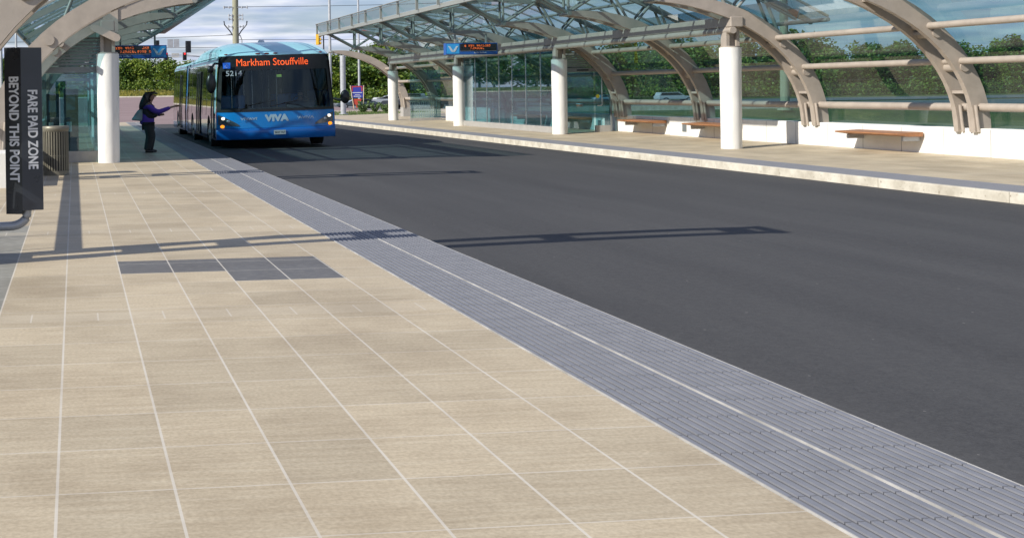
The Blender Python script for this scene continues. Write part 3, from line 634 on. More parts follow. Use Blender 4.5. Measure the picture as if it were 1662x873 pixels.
# ------------------------------------------------------------------ articulated bus
bus = empty('articulated_bus', (6.12, 38.35, -.15), 'blue articulated bus showing Markham Stouffville, pulled up at the left platform', 'bus')
bus.rotation_euler = (0, -.017, 0)
HW = 1.83
def hw(z): return HW-(.13*max(0, z-1.0)/1.8 if z > 1.0 else 0)
def fy(u, z):   # front face: bowed in plan, raked above the waist
    q = abs(u)/HW; return .34*q**4+.10*q**2+(.16*max(0, z-1.15)/1.65) + (.03 if z < .62 else 0)
def front(z0, z1, off=0, nz=4, u0=-1, u1=1, nu=24):
    rows = []
    for j in range(nz+1):
        z = z0+(z1-z0)*j/nz; rows.append([((u0+(u1-u0)*i/nu)*hw(z), fy((u0+(u1-u0)*i/nu)*hw(z), z)-off, z) for i in range(nu+1)])
    return MB().grid(rows)
o = front(.64, 1.15); o.build('front_panel', BUSBLUE, bus)
o = MB(); rows = []
for z, of in ((.30, -.02), (.36, .03), (.55, .05), (.62, .03), (.635, -.01)): rows.append([(u*HW*1.005, fy(u*HW, .64)-of, z) for u in [i/12-1 for i in range(25)]])
o.grid(rows).build('bumper', BUSDEEP, bus)
front(2.42, 2.84, 0, 3).build('destination_glass', BLACK, bus)
front(1.19, 2.42, .0, 8, -.955, .955).build('windscreen', WINDSCREEN, bus)
m = front(1.135, 1.215, .012, 1); m2 = front(1.2, 2.44, .012, 8, -1, -.93, 2); m3 = front(1.2, 2.44, .012, 8, .93, 1, 2); m4 = front(2.38, 2.45, .012, 1)
for q in (m2, m3, m4): m.add(q.v, q.f, True)
m.build('windscreen_surround', BLACK, bus)
# destination text, fleet number, icon
text('destination_lettering', 'Markham Stouffville', .31, LED, bus, FACE_CAM(-.10, .13, 2.615) @ Matrix.Rotation(R(-6), 4, 'X'), .90, .002, 0, label='glowing orange dot display text')
text('fleet_number', '5214', .22, WHITE, bus, FACE_CAM(-1.28, .135, 2.30), 1.15, .002, .003)
ic = MB(); ic.box(-1.60, -1.375, .175, .18, 2.46, 2.635); ici = ic.build('accessibility_plate', ICON, bus)
m = MB(); m.tube([(-1.49, .168, 2.60), (-1.49, .168, 2.55), (-1.455, .168, 2.545), (-1.44, .168, 2.50)], .007, 6); m.tube([(-1.505+.035*math.cos(t), .168, 2.515+.035*math.sin(t)) for t in [1.7+i*.45 for i in range(10)]], .006, 6); m.build('wheelchair_symbol', WHITE, ici)
m = MB(); m.box(.02, .17, .105, .11, 2.16, 2.235); m.build('green_sticker', GREEN_ST, bus)
# writing on the front panel
zt = .915
text('large_lettering', 'VIVA', .26, SILV, bus, FACE_CAM(-.03, -.008, zt+.005), 1.25, .002, .022)
for s, xs in ((-1, -.80), (1, .77)):
    text('small_lettering', 'VIVAVIVA', .105, SILV, bus, FACE_CAM(xs*.97, .012, zt+.005) @ Matrix.Rotation(R(2.5)*-s, 4, 'Y'), 1.62, .002, .005)
m = MB(); m.box(-.14, .22, -.074, -.064, .43, .56); pl = m.build('licence_plate', pmat('plate_white', (.45, .47, .47), .5), bus)
text('plate_number', 'BN7 767', .075, SIGNM, pl, FACE_CAM(.04, -.076, .49), 1.15)
text('maker_badge', 'van hool', .04, SILV, bus, FACE_CAM(.0, -.006, 1.17), 1.6)
# headlamps: dark triangular clusters with lit lamps
for s in (-1, 1):
    c_ = MB(); rows = []
    for i in range(9):
        a = 1.16+(1.775-1.16)*i/8; lo = .70+.06*i/8; up = .735+(1.06-.735)*(i/8)**.85
        rows.append([(s*a, fy(a, .9)-.016, lo+(up-lo)*j/3) for j in range(4)])
    c_.grid(rows)
    hl = c_.build('headlight_cluster', pmat('headlight_grey', (.10, .11, .13), .2, .2, coat=.8) if 'headlight_grey' not in MATS else MATS['headlight_grey'], bus)
    m = MB(); m.ball((s*1.63, fy(1.63, .95)-.03, .945), .055, 14, 8, (1.15, .35, .8)); m.build('headlight', HEADL, hl)
    m = MB(); m.ball((s*1.47, fy(1.47, .86)-.005, .855), .07, 14, 8, (1, .35, .8)); m.build('fog_lamp', RIM, hl)
    m = MB(); m.ball((s*1.655, fy(1.655, .75)-.02, .705), .062, 14, 8, (1.15, .35, .8)); m.build('indicator_lamp', AMBER, hl)
# body shells
yl, ym, ye_ = 0.42, 10.7, 17.4
def arch_bottom(y, axles, zb=.28, r=.58):
    z = zb
    for a in axles:
        if abs(y-a) < r: z = max(z, math.sqrt(r*r-(y-a)**2)+.46-.02)
    return z
def side_panel(s, y0, y1, axles):
    ys = [y0+(y1-y0)*i/120 for i in range(121)]
    m = MB(); m.grid([[(s*(HW+.004), y, arch_bottom(y, axles)) for y in ys], [(s*(HW+.004), y, 1.02) for y in ys], ]); return m
SK = pmat('bus_skirt_paint', (.05, .14, .30), .10, var=.1, coat=1)
for s in (-1, 1):
    for (y0, y1, ax) in ((yl, ym, (2.55, 8.3)), (ym+.75, ye_, (14.8,))):
        side_panel(s, y0, y1, ax).build('side_skirt', SK if s < 0 else BUSBLUE, bus)
        m = MB(); m.grid([[(s*(hw(1.02)+.004), y0, 1.02), (s*(hw(1.02)+.004), y1, 1.02)], [(s*(hw(2.66)+.004), y0, 2.66), (s*(hw(2.66)+.004), y1, 2.66)]]); m.build('side_windows', BUSGLASS, bus)
        m = MB(); m.grid([[(s*(hw(2.66)+.004), y0, 2.66), (s*(hw(2.66)+.004), y1, 2.66)], [(s*(hw(2.8)+.004), y0, 2.76), (s*(hw(2.8)+.004), y1, 2.76)], [(s*(hw(2.8)-.10), y0, 2.84), (s*(hw(2.8)-.10), y1, 2.84)]]); m.build('cantrail', BUSCYAN, bus)
    # slim pillars and door leaves
    m = MB()
    for y in (2.0, 3.4, 4.7, 6.9, 8.6, 9.8, 12.9, 14.2, 15.6, 16.8): m.add([(s*(hw(z)+.010), y+dy, z) for z in (1.02, 2.66) for dy in (-.03, .03)], [(0, 1, 3, 2)])
    m.build('window_pillars', BLACK, bus)
    if s < 0:
        for dy_, n in ((1.02, 1), (5.35, 2), (13.2, 1)):
            for k in range(n):
                ya = dy_+k*.62; m = MB()
                for a, b_ in ((ya, ya+.045), (ya+.555, ya+.60)): m.add([(-(hw(z)+.03), q, z) for z in (.34, 1.0, 2.45) for q in (a, b_)], [(0, 1, 3, 2), (2, 3, 5, 4)])
                m.add([(-(hw(z)+.03), q, z) for z in (.34, .42) for q in (ya, ya+.6)], [(0, 1, 3, 2)]); m.add([(-(hw(z)+.03), q, z) for z in (2.40, 2.46) for q in (ya, ya+.6)], [(0, 1, 3, 2)])
                dr = m.build('door_leaf', DSTEEL, bus, solid=.02)
                m = MB(); m.add([(-(hw(z)+.022), q, z) for z in (.40, 1.0, 2.42) for q in (ya+.04, ya+.56)], [(0, 1, 3, 2), (2, 3, 5, 4)]); m.build('door_glass', BUSGLASS, dr)
    # cyan corner pillars of the front
    m = MB(); rows = []
    for j in range(9):
        z = .64+(2.84-.64)*j/8; rows.append([(s*(hw(z)+.006-.02*(q == 0)), fy(hw(z), z)+q*.2-.004, z) for q in (0, 1, 2, 3)])
    m.grid(rows).build('corner_pillar', BUSCYAN if s < 0 else BUSBLUE, bus)
# corner closure below
m = MB(); m.grid([[(s_*HW, .40+.0, z) for z in (.30, .64)] for s_ in (-1, 1)]); 
m = MB(); m.box(-HW+.05, HW-.05, .5, ym, .30, .42); m.box(-HW+.05, HW-.05, ym+.75, ye_-.05, .30, .42); m.build('floor_pan', BLACK, bus)
m = MB(); m.prism([(-hw(z)+.03, z) for z in (.30, 1.0, 2.7)]+[(hw(z)-.03, z) for z in (2.7, 1.0, .30)], ye_-.06, ye_); m.build('rear_wall', BUSBLUE, bus)
# blue joint section
m = MB()
for i in range(9):
    y0 = ym+.75*i/9; m.box(-1.70+.03*(i % 2), 1.70-.03*(i % 2), y0, y0+.75/9, .45, 2.75)
m.build('bellows', DSTEEL, bus)
for s in (-1, 1):
    m = MB(); m.add([(s*(hw(z)+.03), y, z) for z in (.3, 1.0, 2.7) for y in (ym-.38, ym+.02)], [(0, 1, 3, 2), (2, 3, 5, 4)]); m.build('joint_pillar', BUSBLUE, bus)
# roof: fairing over the front section, lower rear roof
def roof(y0, y1, prof, mat, name, nd=18):
    m = MB(); rows = []
    for y, z0, h_, wf in prof:
        row = []
        for i in range(nd+1):
            t = math.pi*i/nd; cx_ = -math.cos(t); sn = math.sin(t)
            row.append((hw(2.8)*wf*math.copysign(abs(cx_)**.55, cx_), y, z0+h_*sn**.6))
        rows.append(row)
    m.grid(rows); return m.build(name, mat, bus)
pr = [(.16+.02, 2.835, .0, .995), (.22, 2.84, .07, .99), (.4, 2.84, .15, .985), (.7, 2.84, .26, .985), (1.1, 2.84, .36, .98), (1.6, 2.84, .43, .975), (2.4, 2.84, .47, .97), (5.5, 2.84, .47, .97), (7.0, 2.84, .42, .97), (8.2, 2.84, .2, .97), (ym, 2.84, .09, .98)]
def front_curve_fix(o):
    for v in o.data.vertices:
        if v.co.y < .9:
            k = 1-sm(v.co.y/.9); v.co.y += k*(.34*(abs(v.co.x)/HW)**4+.10*(abs(v.co.x)/HW)**2)
front_curve_fix(roof(0, 0, pr, BUSCYAN, 'roof_fairing'))
roof(0, 0, [(ym+.7, 2.80, .02, .97), (ym+.9, 2.80, .14, .98), (ye_-.3, 2.80, .14, .98), (ye_, 2.78, .05, .97)], BUSCYAN, 'rear_roof')
m = MB(); m.ball((-.05, 2.6, 3.33), .09, 12, 8, (1.2, 1, .8)); m.prism([(1.0, 3.05), (1.05, 3.2), (1.5, 3.2), (1.62, 3.0)], 1.6, 3.0); m.build('roof_fittings', WHITE, bus)
for x in (-.52, -.25, .02, 1.42, -1.45):
    m = MB(); m.ball((x, fy(x, 2.84)+.05, 2.885), .055, 10, 6, (1.5, .8, .42)); m.build('marker_light', MARKR, bus)
# rails that climb the left edge of the roof
m = MB(); m.tube([(-1.60, .5, 2.86), (-1.56, .9, 3.02), (-1.50, 1.6, 3.10), (-1.50, 5, 3.12), (-1.52, 7, 3.05)], .025, 8); m.build('roof_rail', BLACK, bus)
# mirrors
for s in (-1, 1):
    m = MB()
    if s < 0: m.tube([(-1.62, .45, 2.62), (-1.86, .10, 2.62), (-2.0, -.05, 2.45), (-2.0, -.05, 2.3)], .035, 8); cz, hh, xx = 2.02, .30, -2.0
    else: m.tube([(1.80, .35, 1.45), (1.98, .10, 1.40), (2.06, 0, 1.42)], .035, 8); cz, hh, xx = 1.50, .21, 2.08
    ma = m.build('mirror_arm', BLACK, bus)
    m = MB(); m.ball((xx, -.05, cz), 1, 16, 12, (.155 if s < 0 else .15, .10, hh)); m.build('mirror_housing', BLACK, ma)
    if s < 0: m = MB(); m.ball((xx, -.02, cz+.42), 1, 12, 8, (.10, .07, .12)); m.build('upper_mirror', BLACK, ma)
# wheels
def wheel(x, y, s):
    m = MB(); m.cyl((x, y, .47), (x-s*.32, y, .47), .48, 32); wl = m.build('wheel', TYRE, bus, bevel=.03)
    m = MB(); m.cyl((x+s*.004, y, .47), (x-s*.02, y, .47), .30, 24); m.cyl((x+s*.05, y, .47), (x, y, .47), .10, 16); m.build('rim', RIM, wl)
for s in (-1, 1):
    for y in (2.55, 8.3, 14.8): wheel(s*(HW-.02), y, s)
# inner structure seen through the windscreen
m = MB(); m.box(-1.7, 1.7, .3, 10, .42, .5); m.box(-1.72, 1.72, 9.9, 10, .5, 2.8); m.box(-1.60, 1.60, .45, 10, 2.78, 2.82); m.build('cabin_shell', BUSINT, bus)
m = MB(); m.prism([(.30, 1.10), (.42, 1.20), (.95, 1.24), (1.05, 1.05), (1.05, .5), (.35, .5)], -1.62, 1.62, 'x'); m.prism([(.75, 1.2), (.80, 1.36), (1.08, 1.40), (1.1, 1.2)], .42, 1.35, 'x'); m.build('dashboard', BUSINT, bus, bevel=.03)
m = MB(); m.tube([(.95+.25*math.cos(t), 1.25+.08*math.sin(t), 1.42+.14*math.sin(t)) for t in [i*math.pi/12 for i in range(25)]], .016, 8, False); m.tube([(.70, 1.25, 1.42), (1.20, 1.25, 1.42)], .014, 6); m.build('steering_wheel', BLACK, bus)
for k, (x, y) in enumerate([(-1.2, 2.9), (-.75, 2.9), (.8, 3.4), (1.25, 3.4), (-1.2, 4.3), (-.75, 4.3), (.8, 4.8), (1.25, 4.8), (-1.2, 6.5), (1.2, 6.5)]):
    m = MB(); m.box(x-.2, x+.2, y, y+.4, .85, .93); m.box(x-.2, x+.2, y+.36, y+.44, .9, 1.62); m.build('passenger_seat', BUSDEEP, bus, bevel=.03)
m = MB()
for x, y in ((-.45, 2.2), (-.45, 4.2), (.45, 2.9), (.45, 4.6), (-1.15, 1.9), (.5, 6.5), (-.5, 6.6)): m.cyl((x, y, .5), (x, y, 2.78), .018, 8)
m.cyl((-.45, 1.8, 2.5), (-.45, 8, 2.5), .018, 8); m.cyl((.45, 1.8, 2.5), (.45, 8, 2.5), .018, 8); m.build('grab_poles', ALU, bus)
def wiper(x0, x1, z1):
    m = MB(); m.tube([(x0, fy(x0, 1.2)-.03, 1.19), ((x0+x1)/2, fy(x0, 1.3)-.05, (1.21+z1)/2+.02), (x1, fy(x1, z1)-.035, z1)], .013, 6); m.tube([(x1-.42, fy(x1, z1)-.025, z1-.10), (x1+.40, fy(x1, z1)-.025, z1+.05)], .010, 6); m.build('wiper', BLACK, bus)
wiper(-1.15, -.45, 1.42); wiper(.95, .20, 1.38)
# ------------------------------------------------------------------ people
def skinned(name, pts, edges, rad, mat, parent=None, sub=2, root=0):
    me = bpy.data.meshes.new(name); me.from_pydata(pts, edges, []); o = bpy.data.objects.new(name, me); COL.objects.link(o)
    s = o.modifiers.new('skin', 'SKIN'); s.use_smooth_shade = True; s.branch_smoothing = .4
    for i, r_ in enumerate(rad):
        r_ = r_ if isinstance(r_, tuple) else (r_, r_); me.skin_vertices[0].data[i].radius = r_; me.skin_vertices[0].data[i].use_root = (i == root)
    u = o.modifiers.new('sub', 'SUBSURF'); u.levels = sub; u.render_levels = sub
    bpy.context.view_layer.update()
    m2 = bpy.data.meshes.new_from_object(o.evaluated_get(bpy.context.evaluated_depsgraph_get()))
    o.modifiers.clear(); o.data = m2; m2.materials.clear(); m2.materials.append(mat)
    for p in m2.polygons: p.use_smooth = True
    if parent: o.parent = parent
    return o
def chain(ps, start=0): return [(start+i, start+i+1) for i in range(len(ps)-1)]
# waiting woman, side on, arm held out towards the bus
wo = empty('person', (1.96, 34.1, 0), 'woman with long black hair in a purple top and dark vest, reaching towards the bus', 'person')
P_ = [(-.02, 0, .80), (-.02, 0, .98), (-.03, 0, 1.14), (-.02, 0, 1.28), (.02, 0, 1.36), (.07, 0, 1.47), (.09, 0, 1.555),                                     # 0-6 pelvis..head
      (-.01, -.17, 1.25), (.12, -.22, 1.10), (.20, -.22, 1.08), (.36, -.20, 1.14), (.49, -.19, 1.20), (.55, -.19, 1.215),               # 7-12 right arm towards the camera side
      (-.02, .17, 1.25), (.10, .24, 1.08), (.20, .24, 1.02), (.30, .16, 1.00), (.36, .13, 1.01),                                                                   # 13-17 other arm
      (-.02, -.09, .74), (.02, -.10, .44), (-.06, -.10, .10), (-.07, -.10, .045), (.09, -.11, .035),                                                                 # 18-22 near leg
      (-.02, .09, .74), (.06, .09, .44), (.02, .10, .10), (.01, .10, .045), (.17, .10, .035)]                                                                           # 23-27 far leg
E_ = [(0, 1), (1, 2), (2, 3), (3, 4), (4, 5), (5, 6), (3, 7), (7, 8), (8, 9), (9, 10), (10, 11), (11, 12), (3, 13), (13, 14), (14, 15), (15, 16), (16, 17), (0, 18), (18, 19), (19, 20), (20, 21), (21, 22), (0, 23), (23, 24), (24, 25), (25, 26), (26, 27)]
Rd = [(.15, .16), .14, .145, .13, .055, (.085, .075), (.09, .08), .07, .055, .05, .042, .030, (.036, .02), .07, .055, .05, .035, .03, .10, .075, .055, .045, .035, .10, .075, .055, .045, .035]
# fingers and thumb of the outstretched hand
fb = len(P_)
for k, (dz, dy_, ln) in enumerate(((.018, -.03, .10), (.006, -.012, .115), (-.006, .006, .108), (-.016, .022, .088))):
    i0 = len(P_); P_ += [(.60, -.19+dy_, 1.225+dz), (.60+ln*.55, -.19+dy_*1.3, 1.235+dz), (.60+ln, -.19+dy_*1.4, 1.232+dz)]; E_ += [(12, i0), (i0, i0+1), (i0+1, i0+2)]; Rd += [.011, .010, .008]
i0 = len(P_); P_ += [(.57, -.225, 1.235), (.61, -.24, 1.262)]; E_ += [(12, i0), (i0, i0+1)]; Rd += [.013, .010]
skinned('body', P_, E_, Rd, SKIN, wo)
m = MB(); m.ball((.155, 0, 1.50), .022, 8, 6, (1.2, .7, 1.1)); m.build('nose', SKIN, wo)
m = MB(); m.ball((.135, -.045, 1.525), .012, 8, 6); m.ball((.135, .045, 1.525), .012, 8, 6); m.build('eyes', BLACK, wo)
skinned('purple_top', [(-.06, 0, .70), (-.04, 0, .84), (-.03, 0, 1.02), (-.03, 0, 1.16), (-.02, 0, 1.29), (-.01, -.18, 1.25), (.11, -.23, 1.11), (.21, -.225, 1.08), (.36, -.20, 1.14), (.475, -.19, 1.195), (-.02, .18, 1.25), (.10, .25, 1.08), (.20, .25, 1.02), (.29, .17, 1.0)],
        [(0, 1), (1, 2), (2, 3), (3, 4), (4, 5), (5, 6), (6, 7), (7, 8), (8, 9), (4, 10), (10, 11), (11, 12), (12, 13)],
        [(.20, .18), (.195, .18), .165, .17, .11, .085, .078, .070, .060, .046, .085, .075, .065, .05], PURP, wo)
skinned('dark_vest', [(.06, 0, .88), (.03, 0, .97), (-.01, 0, 1.07), (-.04, 0, 1.19), (-.03, 0, 1.31)], chain(range(5)), [(.175, .18), (.20, .195), (.19, .185), (.175, .18), .10], DARKC, wo)
skinned('trousers', [(-.02, 0, .80), (-.02, -.095, .72), (.02, -.10, .44), (-.05, -.10, .12), (-.05, -.10, .06), (-.02, .095, .72), (.06, .09, .44), (.02, .10, .12), (.02, .10, .06)], [(0, 1), (1, 2), (2, 3), (3, 4), (0, 5), (5, 6), (6, 7), (7, 8)], [.14, .125, .105, .085, .08, .135, .105, .085, .08], TROU, wo)
for x, y in ((-.05, -.10), (.03, .10)): skinned('shoe', [(x-.06, y, .045), (x+.04, y, .045), (x+.15, y, .032)], [(0, 1), (1, 2)], [(.06, .05), (.058, .045), (.048, .032)], SHOE, wo)
skinned('hair', [(.05, 0, 1.50), (.045, 0, 1.545), (-.03, 0, 1.47), (-.08, 0, 1.33), (-.12, 0, 1.16), (-.13, 0, 1.04)], [(0, 1), (0, 2), (2, 3), (3, 4), (4, 5)], [(.125, .115), (.115, .11), (.10, .12), (.09, .14), (.075, .13), .05], HAIR, wo)
m = MB(); m.ball((.15, 0, 1.575), .05, 10, 8, (1.1, 1.5, .5)); m.build('fringe', HAIR, wo)
bg_ = empty('shoulder_bag', (1.98, 34.1, 0), 'silver grey shoulder bag worn on the back of the waiting woman', 'bag')
m = MB(); m.prism([(-.42, .87), (-.17, .84), (-.16, 1.16), (-.25, 1.15)], -.15, .13); m.build('pouch', BAGM, bg_, bevel=.04)
m = MB(); m.tube([(-.24, -.12, 1.13), (-.16, -.17, 1.26), (-.02, -.17, 1.36), (.10, -.16, 1.22)], .014, 8); m.build('strap', DARKC, bg_)
wo.scale = (1.18, 1.15, 1.0); bg_.scale = (1.18, 1.15, 1.0)
# driver
dr = empty('person', (7.08, 39.95, .75), 'seated bus driver in a pale shirt behind the windscreen', 'person')
skinned('body', [(0, 0, 0), (0, 0, .25), (0, 0, .50), (0, -.01, .60), (0, -.02, .70), (0, -.03, .80), (-.24, 0, .46), (-.30, -.18, .28), (-.24, -.36, .36), (.24, 0, .46), (.30, -.18, .28), (.22, -.36, .36), (-.14, -.40, -.02), (.14, -.40, -.02), (-.14, -.45, -.35), (.14, -.45, -.35)],
        [(0, 1), (1, 2), (2, 3), (3, 4), (4, 5), (2, 6), (6, 7), (7, 8), (2, 9), (9, 10), (10, 11), (0, 12), (0, 13), (12, 14), (13, 15)], [.16, .15, .15, .06, .10, .095, .07, .055, .045, .07, .055, .045, .09, .09, .06, .06], SKIN, dr)
skinned('shirt', [(0, 0, .02), (0, 0, .25), (0, 0, .50), (-.25, 0, .46), (-.31, -.15, .31), (.25, 0, .46), (.31, -.15, .31)], [(0, 1), (1, 2), (2, 3), (3, 4), (2, 5), (5, 6)], [.18, .17, .165, .09, .085, .09, .085], SHIRT, dr)
skinned('hair', [(0, .03, .80), (0, .03, .84)], [(0, 1)], [.105, .09], HAIR, dr)
# ------------------------------------------------------------------ poles, signals, wires
def pole(name, x, y, z0, z1, r0, r1, mat, label, cat, cap=True):
    r = empty(name, (x, y, z0), label, cat); m = MB(); m.tube([(0, 0, 0), (0, 0, z1-z0)], [r0, r1], 16); m.build('shaft', mat, r)
    m = MB(); m.cyl((0, 0, 0), (0, 0, .12), r0*1.6, 12); m.build('base_flange', mat, r)
    return r
up = empty('utility_pole', (15.2, 120, hgt(15.2, 120)), 'weathered wooden utility pole with insulators rising behind the bus', 'utility pole'); zb = hgt(15.2, 120)
m = MB(); m.tube([(0, 0, 0), (0, 0, 14)], [.34, .26], 14); m.build('shaft', POLEWOOD, up)
def zpx(y, px=381, Y=120): return 1.6+(148.4-y)*Y/2080*1.0-zb
for z, wd in ((zpx(12), 1.1), (zpx(25), .65), (zpx(31), .65), (zpx(43.5), .7)):
    m = MB(); m.cyl((-wd, -.2, z), (wd, -.2, z), .045, 6)
    for s in (-1, 1): m.cyl((s*wd, -.2, z-.12), (s*wd, -.2, z+.14), .07, 8); m.cyl((s*wd*.55, -.2, z-.1), (s*wd*.55, -.2, z+.1), .07, 8)
    m.build('cross_arm', GALV, up)
for s in (-1, 1):
    m = MB(); m.tube([(s*.1, 0, zpx(62)), (s*.55, 0, zpx(50)), (s*1.05, 0, zpx(40)), (s*1.1, 0, zpx(34))], .06, 6); m.build('cable_bracket', DSTEEL, up)
tp = pole('slender_pole', 16.95, 84, -.1, 9.5, .11, .08, GALV, 'tall slender grey pole at the right edge of the bus', 'pole')
bp_ = pole('signal_pole', 18.22, 86, hgt(18, 86), 3.92, .19, .19, GALV, 'thick pale grey pole beside the right bus mirror', 'pole')
pole('lamp_pole', 27.0, 120, hgt(27, 120), 10.5, .12, .09, GALV, 'slim grey lamp pole rising above the roof of the right canopy', 'pole')
pole('lamp_pole', -2.66, 60, -.17, 4.68, .06, .05, GALV, 'short grey pole in the sky gap above the dark sign', 'pole')
pole('street_pole', -2.24, 40, -.17, 3.44, .045, .045, GALV, 'pale pole at the left edge of the picture beside the dark sign', 'pole')
pole('street_pole', 46.5, 80, hgt(46, 80), 8, .30, .24, POLEWOOD, 'wooden pole seen through the arch glass beside the rightmost column', 'pole')
pole('lamp_pole', 21.3, 67, hgt(21, 67), 3.3, .12, .12, GALV, 'grey pole behind the far glass screen of the right platform', 'pole')
def signal(x, y, z, h, wd, lit, label, housing=SIGNM2, tw=0):
    r = empty('traffic_light', (x, y, z), label, 'traffic light', 'traffic lights at the crossing', tw)
    m = MB(); m.box(-wd/2, wd/2, 0, .22, -h, 0); m.build('housing', housing, r, bevel=.02)
    for i in range(3):
        zc = -h*(i+.5)/3; q = MB(); rr = min(wd*.36, h*.13)
        seg = 14; q.tube([(0, -.14, zc), (0, 0, zc)], [rr*1.05, rr*1.05], seg, caps=False); q.build('visor', housing, r)
        q = MB(); q.cyl((0, -.02, zc), (0, .005, zc), rr, 14); q.build('lens', REDL if (lit and i == 0) else DSTEEL, r)
    return r
signal(10.25, 115, 6.18, 1.05, .50, False, 'tall dark unlit traffic light hanging right of the grey sign panels')
signal(7.45, 115, 6.26, .42, .40, False, 'small dark unlit traffic light left of the grey sign panels')
signal(7.53, 105, 4.84, .62, .30, True, 'red traffic light left of the small white sign', SIGNM2)
signal(9.06, 105, 4.84, .64, .32, True, 'red traffic light right of the small white sign', SIGNM2)
ysg = signal(17.78, 92, 5.66, .78, .36, False, 'yellow traffic light behind the right edge of the bus roof', YEL, tw=1.2)
pole('signal_pole', 18.10, 92, hgt(18, 92), 5.75, .05, .05, DSTEEL, 'thin dark pole carrying the yellow traffic light', 'pole')
sp = empty('sign_panel', (8.91, 115, 5.57), 'pair of grey blank sign backs hanging on the span wire', 'sign')
m = MB(); m.box(-.53, -.02, 0, .05, 0, .78); m.build('panel', GALV, sp); m = MB(); m.box(.04, .53, 0, .05, 0, .78); m.build('panel', GALV, sp)
s2 = empty('street_name_sign', (8.28, 105, 4.42), 'small pale street name sign between the two red lights', 'sign'); m = MB(); m.box(-.31, .31, 0, .04, .0, .14); m.box(-.31, .31, 0, .04, .2, .36); m.build('plate', pmat('faded_sign_white', (.45, .46, .44), .6), s2)
ma_ = empty('mast_arm', (12.6, 105, hgt(12.6, 105)), 'grey mast arm pole holding the two red traffic lights', 'mast arm'); h0 = hgt(12.6, 105)
m = MB(); m.tube([(0, 0, 0), (0, 0, 4.35-h0)], [.12, .1], 12); m.build('shaft', GALV, ma_)
m = MB(); m.tube([(0, 0, 4.2-h0), (-1.4, .06, 4.42-h0), (-3.4, .12, 4.62-h0), (-5.2, .12, 4.62-h0)], [.06, .05, .035, .03], 8); m.build('arm', GALV, ma_)
def wire(p0, p1, sag, r_, label):
    m = MB(); p0 = Vector(p0); p1 = Vector(p1)
    m.tube([p0.lerp(p1, i/16)-Vector((0, 0, sag*4*(i/16)*(1-i/16))) for i in range(17)], r_, 5)
    return tag(m.build('overhead_wire', DSTEEL), label, 'wire', 'overhead wires')
wire((-12, 115, 5.95), (15.1, 120, 5.75), .12, .022, 'span wire carrying the dark traffic lights left of the bus')
wire((-12, 118, 4.9), (60, 118, 5.2), .2, .018, 'low thin wire running just above the distant tree tops')
wire((14.1, 120, 9.55), (60, 122, 11.0), .4, .022, 'uppermost thin wire leaving the utility pole to the right')
wire((15.2, 120, 6.45), (60, 122, 6.9), .25, .022, 'middle thin wire from the utility pole towards the right canopy')
wire((-20, 119, 6.3), (15.2, 120, 6.9), .15, .022, 'thin wire from the utility pole towards the left canopy')
sl = empty('street_lamp', (18.4, 140, hgt(18, 140)), 'small curved street lamp just above the bus roof', 'street lamp'); hh = hgt(18, 140)
m = MB(); m.tube([(0, 0, 0), (0, 0, 7.2-hh), (-.15, 0, 7.7-hh), (-1.2, 0, 7.85-hh)], [.1, .07, .06, .05], 8); m.build('shaft', GALV, sl); m = MB(); m.ball((-1.35, 0, 7.82-hh), .2, 10, 6, (1.8, .8, .4)); m.build('lamp_head', GALV, sl)
